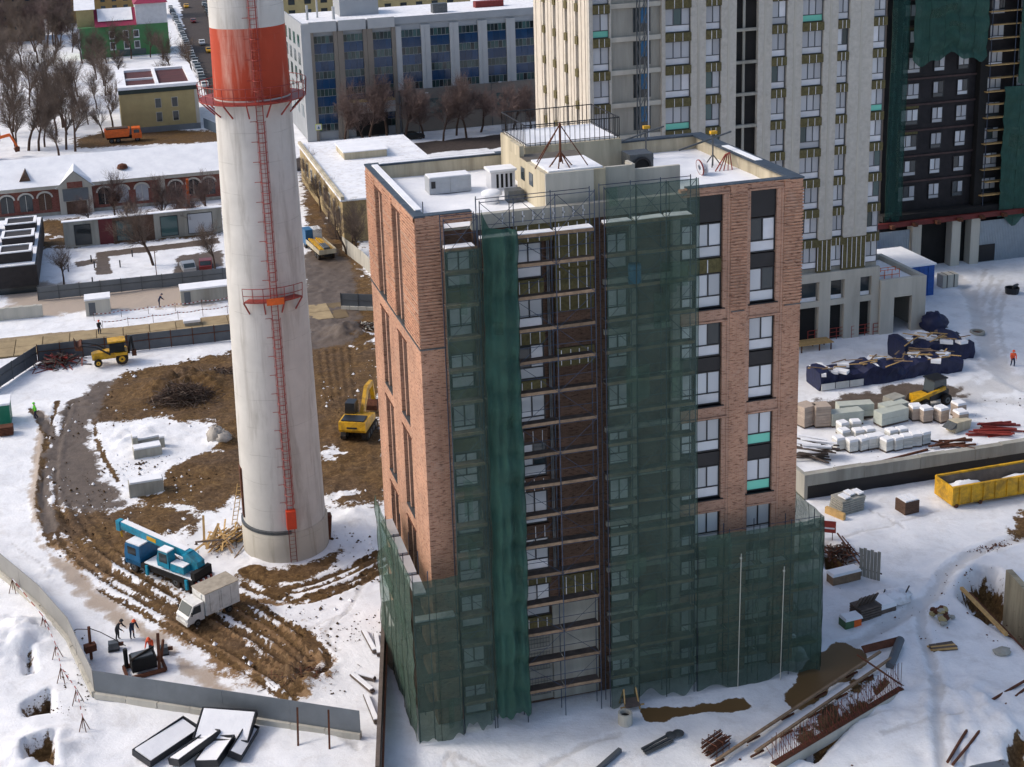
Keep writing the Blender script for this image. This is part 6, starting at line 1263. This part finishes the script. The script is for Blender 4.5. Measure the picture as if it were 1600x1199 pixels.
# ------------------------------------------------- right side, lower yard
t = thing('yellow_skip', 'long yellow roll-off skip holding snow before the retaining wall', 'skip', (46.9, 15.6, .1), R(1))
b = MB().box(0, 12, 0, .12, .25, 1.75).box(0, 12, 2.3, 2.42, .25, 1.75).box(0, 12, 0, 2.4, .2, .3); b.build('side', YEL, t); MB().box(-.1, .02, -.02, 2.44, .2, 1.8).build('end_door', YEL, t); MB().box(.14, 11.9, .125, .135, .31, 1.7).box(.14, 11.9, 2.285, 2.295, .31, 1.7).build('lining', pm('worn_steel', '6b6157', .7, .35, 1.2), t); blob(1.0, 5, 1.6, 1.0, .7).build('snow_heap', SNOW, t, True, (1.9, 1.2, .3)); MB().box(.2, 11.8, .14, 2.28, .31, .6).build('snow_load', SNOWD, t); MB().box(-.02, 12.05, -.06, .15, 1.751, 1.85).box(-.02, 12.05, 2.28, 2.48, 1.751, 1.85).build('rim', YEL, t)
for i in range(11): MB().box(.5+i*1.1, .62+i*1.1, -.08, -.001, .25, 1.74).build('rib', YEL, t)
for x in (.3, 2.5): MB().tube((x, -.05, .15), (x, .25, .15), .18).build('roller', RUST, t)
blob(.9, 6, 2.4, 1.0, .5).build('snow_heap', SNOW, t, True, (7.2, 1.2, .4))
t = thing('slab_stack', 'leaning stack of grey slabs capped with snow below the retaining wall', 'slab stack', at(1322, 798), R(12))
for i in range(7): MB().obox((.06*i, .03*i, .12+.17*i), (2.4, 1.4, .14), random.uniform(-.05, .05), .05).build('slab', CONC, t)
for x, y in ((-.7, -.2), (.1, .1), (.8, -.1)): MB().obox((x+.4, y+.15, 1.38), (.6, .8, .12), .1, .05).build('snow_cap', SNOW, t)
MB().obox((-1.5, -.4, .3), (.3, 1.8, .6), .2).build('edge_board', WOOD, t)
t = thing('brick_pallet', 'brown brick pallet with snow on top beside the skip', 'pallet', at(1417, 800), R(8))
for i in range(7): MB().obox((0, 0, .12+.16*i), (1.4, 1.2, .145)).build('brick_course', BRICK_BR, t)
for x in (-.45, 0, .45): MB().obox((x, 0, 1.24), (.38, 1.1, .1), 0, .03).build('snow_cap', SNOW, t)
t = thing('timber_crate', 'broken timber crate stack on the snow right of the net', 'crate', at(1352, 962), R(10))
for i in range(5): MB().box(-.9, .9, -.6, .6, .2*i, .2*i+.14).build('tray', PLANK_D, t)
for i in range(5): MB().obox((-.8+.35*i, -.2, 1.35), (.3, .1, .9), .2, R(25)).build('slat', PLANK_D, t)
MB().box(1.0, 2.3, -.5, .7, 0, .45).build('box', PLANK_D, t); MB().obox((1.65, .1, .6), (1.4, 1.3, .3), 0, .05, 0, .85).build('snow_cap', SNOW, t)
t = thing('tool_box', 'small green and orange box with snow cap near the net', 'box', at(1329, 977), R(5)); MB().box(-.7, 0, -.4, .4, 0, .6).build('box_body', pm('box_green', '4c6b4a', .6, .2, 2), t); MB().box(.01, .6, -.4, .4, 0, .6).build('box_end', ORANGE, t); MB().obox((0, 0, .7), (1.4, .85, .2), 0, 0, 0, .9).build('snow_cap', SNOW, t)
t = thing('tarp_scraps', 'crumpled snowy tarp beside the broken crate', 'tarp', at(1395, 940)); blob(.9, 21, 1.6, 1, .5).build('tarp', SNOWD, t, True); MB().bar((-1.2,-.3,.1), (-.4,.4,.8), .08).bar((.2,-.6,.1), (1.4,.2,.9), .08).build('stick', FRAME, t)
t = thing('stone_heap', 'small heap of tan stones in the middle of the yard', 'stone heap', at(1470, 968))
for i in range(26): a_ = random.uniform(0, 6.28); r_ = abs(random.gauss(0, .45)); blob(random.uniform(.16, .3), i, 1.2, 1, .8, 4).build('stone', random.choice([TAN, CONC, RUST]), t, loc=(r_*math.cos(a_), r_*math.sin(a_), max(0, .75-r_*.9)*random.uniform(.4, 1)))
t = thing('plank_bundle', 'short bundle of planks beside the trodden path', 'plank bundle', at(1472, 1012), R(-6))
for i in range(9): MB().obox((random.uniform(-.1, .1), -.4+.12*(i % 5)*1.6, .06+.07*(i//5)), (1.7, .16, .06), random.uniform(-.06, .06)).build('plank', WOOD if i % 2 else PLANK_D, t)
t = thing('concrete_lump', 'pale concrete lump alone on the snow near the path', 'rubble', at(1565, 1022)); blob(.5, 33, 1.3, .9, .5, 6).build('lump', CONC, t)
# pit at the right edge
STREAK = pm('streaked_concrete', 'a39a83', .9, .2, .8, dirt='3b342b', dirt_amt=.7, streak=True)
q0 = G(1566, 978, -2.6); q1 = G(1640, 1065, -2.6); d = q1-q0; t = thing('pit_wall', 'weathered concrete wall with dark streaks rising from the pit', 'wall', tuple(q0), math.atan2(d.y, d.x)); L = d.length
for i in range(3): MB().box(L*i/3, L*(i+1)/3-.03, 0, .45, -.4, 4.5-.05*i).build('wall_panel', STREAK, t)
MB().box(0, L, .46, 5, 3.8, 4.2).build('top_slab', CONC, t); MB().box(.1, L, .5, 4.9, 4.21, 4.35).build('top_snow', SNOW, t); MB().box(0, .45, .46, 5, -.4, 3.79).build('side_wall', STREAK, t)
t = thing('timber_beam', 'long ochre timber laid across the pit', 'beam', at(1502, 925)); q1 = Vector(at(1572, 1000))-Vector(at(1502, 925)); MB().bar((0,0,.3), q1+Vector((0,0,.4)), .22).build('beam', WOOD, t); MB().bar((.4,-.4,.1), q1*1.5+Vector((.4,-.4,.2)), .1).build('side_rail', RUST, t)
# trench with comb of rods
q0 = Vector(at(1208, 1205)); q1 = Vector(at(1408, 1085)); d = q1-q0
t = thing('starter_wall', 'low concrete wall with a comb of rusty starter bars', 'wall', tuple(q0)); MB().bar(Vector((0,0,.1)), d+Vector((0,0,.1)), .45, .7).build('wall', CONC_L, t); MB().bar(Vector((0,0,.47)), d+Vector((0,0,.47)), .4, .05).build('rust_strip', RUST, t)
for i in range(64):
    q = d*(i/63); MB().tube(q+Vector((0,.08,.4)), q+Vector((random.gauss(0, .05), .1+random.gauss(0, .04), 2.2+random.uniform(-.15, .15))), .02, n=4).build('starter_bar', RUST, t)
    if i % 2: MB().tube(q+Vector((.05,-.12,.4)), q+Vector((-.35+random.gauss(0, .1), .35, 1.5)), .02, n=4).build('starter_bar', REDD, t)
for lab, a_, c_ in (('pair of long timbers along the edge of the trench', (1118, 1199), (1375, 1030)), ('long timber bridging the trench beside the muddy pool', (1180, 1185), (1392, 1040))):
    p0 = Vector(at(*a_)); p1 = Vector(at(*c_))-p0; t = thing('trench_timber', lab, 'timber', tuple(p0)); MB().bar((0,0,.45), p1+Vector((0,0,.55)), .16, .12).build('timber', PLANK, t); MB().bar((.3,.25,.3), p1*.9+Vector((.3,.25,.4)), .14, .1).build('timber', WOOD, t)
    for i in range(5): MB().bar(p1*(i/5)+Vector((-.3,0,.15)), p1*(i/5)+Vector((.7,.3,.2)), .1).build('bearer', RUST, t)
t = thing('pipe_bundle', 'rusty sheet and grey pipe lying at the end of the trench', 'scrap', at(1392, 1020)); MB().obox((-.5, .3, .5), (3.0, .5, .1), .1, .6).build('sheet', RUST, t); MB().tube((-1.2,-1.8,.3), (1.0,.5,.5), .28, n=12).build('pipe', GREYF2, t)
t = thing('leaning_pole', 'thin rusty pole leaning over the starter bars', 'pole', at(1412, 1075)); MB().tube((0,0,.1), (-2.2,2.0,1.6), .06).build('pole', RUST, t); MB().box(-.15, .15, -.15, .15, 0, .08).build('foot', RUST, t)
for lab, pts in (('bent rusty rail curving down the snow slope', [(1480,1199),(1500,1165),(1535,1110),(1600,1072)]), ('second rusty rail following the bent one', [(1488,1203),(1515,1170),(1545,1130),(1600,1085)])):
    p0 = Vector(at(*pts[0])); t = thing('bent_rail', lab, 'rail', tuple(p0)); P_ = [Vector(at(*x))-p0+Vector((0,0,.35)) for x in pts]; MB().path(P_, .09, 6).build('rail', RUST, t)
    for x in P_[1:3]: MB().tube(x, x-Vector((0,0,.45)), .05).build('stake', RUST, t)
t = thing('rebar_cage', 'brown bundle of rebar mesh lying on the snow in front', 'rebar cage', at(1118, 1172), R(28)); rod = MB().tube((-.95,0,0), (.95,0,0), .035, n=4).mesh('rod', RUST)
for i in range(42): o_ = place('rod', rod, t, (random.uniform(-.12, .12), random.uniform(-.5, .5), random.uniform(.08, .75)))
for x in (-.6, 0, .6): MB().path([(x,-.55,.05),(x,-.55,.8),(x,.55,.8),(x,.55,.05)], .03, 4).build('stirrup', RUST, t)
t = thing('concrete_ring', 'small concrete ring standing on snow below the open scaffold', 'ring', at(977, 1130)); MB().lathe([(.32,0),(.45,0),(.45,.75),(.32,.75),(.3,.3),(0,.3)], 18).build('ring', CONC_L, t); MB().lathe([(0,.5),(.31,.5)], 14).build('opening', DARK, t)
t = thing('steel_channel', 'galvanised channel lengths lying on the front snow', 'steel', at(1030, 1170), R(18)); 
for i in range(3): MB().obox((0, .2*i, .1+.06*i), (2.2, .14, .1), .03*i).build('channel', STEEL, t)
for x, y in ((1.3, .4), (1.8, .3)): MB().lathe([(0,0),(.35,.05),(.35,.12),(0,.15)], 12, (x, y, .1)).build('plate', STEEL, t)
t = thing('grey_beam', 'blue-grey steel beam with angled end in the front snow', 'beam', at(950, 1192), R(35)); MB().obox((0, 0, .15), (2.6, .25, .25)).build('beam', GREYF2, t); MB().obox((-1.4, -.3, .12), (.9, .22, .2), .8).build('angled_end', GREYF2, t)
t = thing('trestle', 'small timber trestle and ramp at the foot of the scaffold', 'trestle', at(985, 1105)); 
for x in (-.5, .5): MB().bar((x,-.4,0), (x*.8,.1,1.3), .08).build('leg', WOOD, t); MB().bar((x,.6,0), (x*.8,.1,1.3), .08).build('leg', WOOD, t)
MB().bar((-.8,-.35,.3), (.8,-.35,.3), .08).build('crosspiece', WOOD, t); MB().obox((0, -.1, .5), (1.0, .9, .06), 0, .4).build('ramp', PLANK_D, t)
t = thing('paling_screen', 'grey vertical plank screen beside the trench at the net', 'screen', at(1358, 905), R(-50)); 
for i in range(6): MB().box(-.75+.26*i, -.52+.26*i, 0, .05, 0, 2.3+.1*(i % 2)).build('plank', CONC, t)
MB().box(-.8, .9, .051, .1, .6, .7).build('crosspiece', PLANK_D, t)
t = thing('planter_crate', 'long plank-sided crate with snow on top by the trench', 'crate', at(1318, 908), R(6)); MB().box(-1.2, 1.2, -.4, .4, .05, .75).build('crate_side', PLANK, t); MB().obox((0, 0, .85), (2.5, .9, .2), 0, 0, 0, .92).build('snow_cap', SNOW, t)
t = thing('red_sign_board', 'red and white site board leaning at the tower corner', 'sign', at(1292, 845), R(-30)); MB().obox((0, 0, 1.2), (1.3, .05, .9), 0, -.3).build('board', RED, t); MB().obox((0, -.05, 1.1), (1.1, .03, .12), 0, -.3).build('white_band', WHITEP, t); MB().bar((-.4,.1,0), (-.4,.1,1.2), .06).bar((.4,.1,0), (.4,.1,1.2), .06).build('leg', RUST, t)
t = thing('shoring_pole', 'long thin pole fallen across the trench beside the tower', 'pole', at(1308, 850)); q1 = Vector(at(1348, 892))-Vector(at(1308, 850)); MB().tube((0,0,.9), q1+Vector((0,0,.2)), .07).build('pole', RUST, t); MB().tube((.4,0,.6), q1*.8+Vector((.6,0,.1)), .05).build('pole', RUST, t)
# clods and dirt thrown about
def scatter(name, n, poly, smin, smax, mat, seed, z=0):
    rr = np.random.RandomState(seed); P_ = pg(poly, z); xs = [p[0] for p in P_]; ys_ = [p[1] for p in P_]; X = rr.uniform(min(xs), max(xs), n*4); Y = rr.uniform(min(ys_), max(ys_), n*4); k = inside(X, Y, P_) & (fbm(X+seed*37, Y, 4, 4) > .03); X = X[k][:n]; Y = Y[k][:n]; b = MB()
    for x, y in zip(X, Y):
        s = smin+(smax-smin)*rr.rand()**3; V = [(x+s*rr.uniform(.5, 1.2)*cx, y+s*rr.uniform(.5, 1.2)*cy, z+s*cz*rr.uniform(.5, 1)) for cx, cy, cz in ((1,0,0),(0,1,0),(-1,0,0),(0,-1,0),(0,0,1.1))]
        b.add(V, [(0,1,4),(1,2,4),(2,3,4),(3,0,4)])
    o_ = b.build(name, mat); o_['kind'] = 'stuff'; o_['label'] = name.replace('_', ' ')+' strewn over the ground'; return o_
EARTH = pm('earth', '46341f', .95, .4, 2)
scatter('earth_clods', 1800, [(75,640),(200,575),(365,548),(605,540),(605,800),(500,1070),(400,1080),(240,980),(80,860)], .05, .22, EARTH, 1)
scatter('snow_crumbs', 700, [(75,640),(200,575),(365,548),(605,540),(605,860),(520,1060),(400,1080),(240,980),(60,860)], .05, .25, SNOW, 2)
scatter('yard_debris', 260, [(1290,920),(1600,840),(1600,1199),(1130,1199)], .04, .14, RUST, 3); scatter('deck_debris', 200, [(1260,640),(1600,620),(1600,720),(1260,740)], .04, .15, PLANK_D, 4, PZ)
scatter('footpath_clods', 500, [(1450,890),(1500,865),(1600,830),(1600,850),(1520,890),(1470,935)], .05, .16, RUST, 6); scatter('bank_debris', 300, [(0,870),(140,1000),(140,1199),(0,1199)], .04, .12, EARTH, 5); scatter('front_debris', 250, [(480,920),(600,900),(600,1080),(430,1090)], .04, .15, EARTH, 7)
# ================================================================= bare trees
def tree_meshes(seed, spread=.5, dense=1.0, mat=TWIG):
    rr = random.Random(seed); T, Cw = MB(), MB()
    def grow(p, d, L, r, lev, b):
        n = 3 if lev < 3 else 2; q = p
        for i in range(n):
            d = (d+Vector((rr.gauss(0, .12), rr.gauss(0, .12), rr.gauss(.03, .06)))).normalized(); e = q+d*L/n; r2 = r*(1-.22*(i+1)/n*1.4)
            b.tube(q, e, r, r2, 6 if lev == 0 else (4 if lev == 1 else 3), False); q = e; r = r2
            if lev < 4 and (lev > 0 or i > 0):
                k = {0: 3, 1: 3, 2: 3, 3: 2}[lev]*dense
                for j in range(int(k)+(rr.random() < k % 1)):
                    a = rr.uniform(0, 6.28); s = spread*rr.uniform(.7, 1.3); up = d.orthogonal().normalized(); up.rotate(Matrix.Rotation(a, 3, d)); nd = (d+up*s*1.5).normalized(); nd.z += .15
                    grow(q-d*L/n*rr.random()*.5, nd.normalized(), L*rr.uniform(.45, .68), max(r*.55, .011), lev+1, Cw)
    grow(Vector((0,0,-.2)), Vector((rr.gauss(0, .05), rr.gauss(0, .05), 1)), 5.0, .21, 0, T)
    tm = T.mesh('trunk', BARK); cm = Cw.mesh('crown', mat); return tm, cm
TK = [tree_meshes(s, .42, 1.0) for s in (1, 2, 3, 4)]+[tree_meshes(s, .5, 1.15, TWIG_R) for s in (5, 6)]
rt = random.Random(21)
def tree(x, y, h, label, group=None, kinds=(0, 1, 2, 3), name='bare_tree', z=0):
    t = thing(name, label, 'tree', (x, y, z), rt.uniform(0, 6.28), group); s = h/9.0; t.scale = (s, s, s*rt.uniform(.9, 1.1)); tm, cm = TK[rt.choice(kinds)]; place('trunk', tm, t); place('crown', cm, t); return t
q = G(240, 415); tree(q.x, q.y, 9.5, 'large bare tree with snowy fork in the paved yard')
q = G(100, 445); tree(q.x, q.y, 6, 'small bare tree beside the low black building'); q = G(336, 428); tree(q.x, q.y, 7, 'slender bare tree by the two parked hatchbacks')
for u, v in ((180, 332), (215, 336), (250, 340), (275, 338), (322, 330), (145, 340), (300, 352)): q = G(u, v); tree(q.x, q.y-6, rt.uniform(5, 8), 'bare tree in the row before the brick hall', 'trees before the brick hall', (4, 5, 1))
for u, v in ((500, 330), (512, 345), (525, 372), (540, 395), (555, 400), (490, 300), (548, 380)): q = G(u, v); tree(q.x, q.y-1, rt.uniform(6, 9), 'bare tree along the beige low building', 'trees along the beige low building')
for i in range(15): tree(26+i*3.1+rt.uniform(-1, 1), 180+rt.uniform(-3, 3), rt.uniform(8, 12), 'low grey-brown bare tree before the grey office block', 'trees before the grey office block', (4, 5))
for i in range(46):
    u, v = rt.uniform(-10, 130), rt.uniform(70, 245); q = G(u, v); tree(q.x, q.y, rt.uniform(8, 13), 'bare tree in the grove beyond the brick hall', 'trees in the grove beyond the brick hall')
for i in range(14): q = G(rt.uniform(130, 185), rt.uniform(95, 215)); tree(q.x, q.y, rt.uniform(6, 10), 'bare tree beside the tan building', 'trees beside the tan building')
for i in range(70): q = G(rt.uniform(-20, 115), rt.uniform(8, 75)); tree(q.x, q.y, rt.uniform(10, 15), 'tall bare tree in the distant wood', 'trees in the distant wood', (4, 5, 0, 1))
for u, v in ((205, 92), (235, 90), (255, 95), (150, 98), (268, 120), (280, 150), (300, 120), (180, 92)): q = G(u, v); tree(q.x, q.y, rt.uniform(8, 11), 'bare tree before the green house', 'trees before the green house')
for u, v in ((770, 196), (656, 215)):
    q = G(u, v); t = thing('street_lamp', 'grey street lamp on the wet street before the office block', 'lamp', tuple(q), 0, 'lamps before the office block'); MB().tube((0,0,0), (0,0,8.5), .1, .06).build('post', STEEL, t); MB().bar((0,0,8.5), (1.5,-.2,8.7), .07).build('arm', STEEL, t); MB().obox((1.7, -.2, 8.7), (.6, .25, .12)).build('lamp_head', WHITEP, t)
q = G(818 / 3.33, 440); t = thing('thin_pole', 'thin brown pole standing behind the street fence', 'pole', tuple(q)); MB().tube((0,0,0), (0,0,4.2), .06).build('pole', RUST, t); MB().tube((0,0,4.0), (.4,0,4.1), .04).build('bracket', RUST, t)
for i, (u, v) in enumerate(((143, 410), (148, 420), (188, 418), (207, 402), (107, 425), (145, 445))):
    single('bollard', MB().tube((0,0,0), (0,0,.95), .09, .09, 8).tube((0,0,.95), (0,0,1.05), .11, .05, 8), FRAME, 'dark bollard in the snowy paved yard', 'bollard', tuple(G(u, v)), 0, 'bollards in the paved yard')
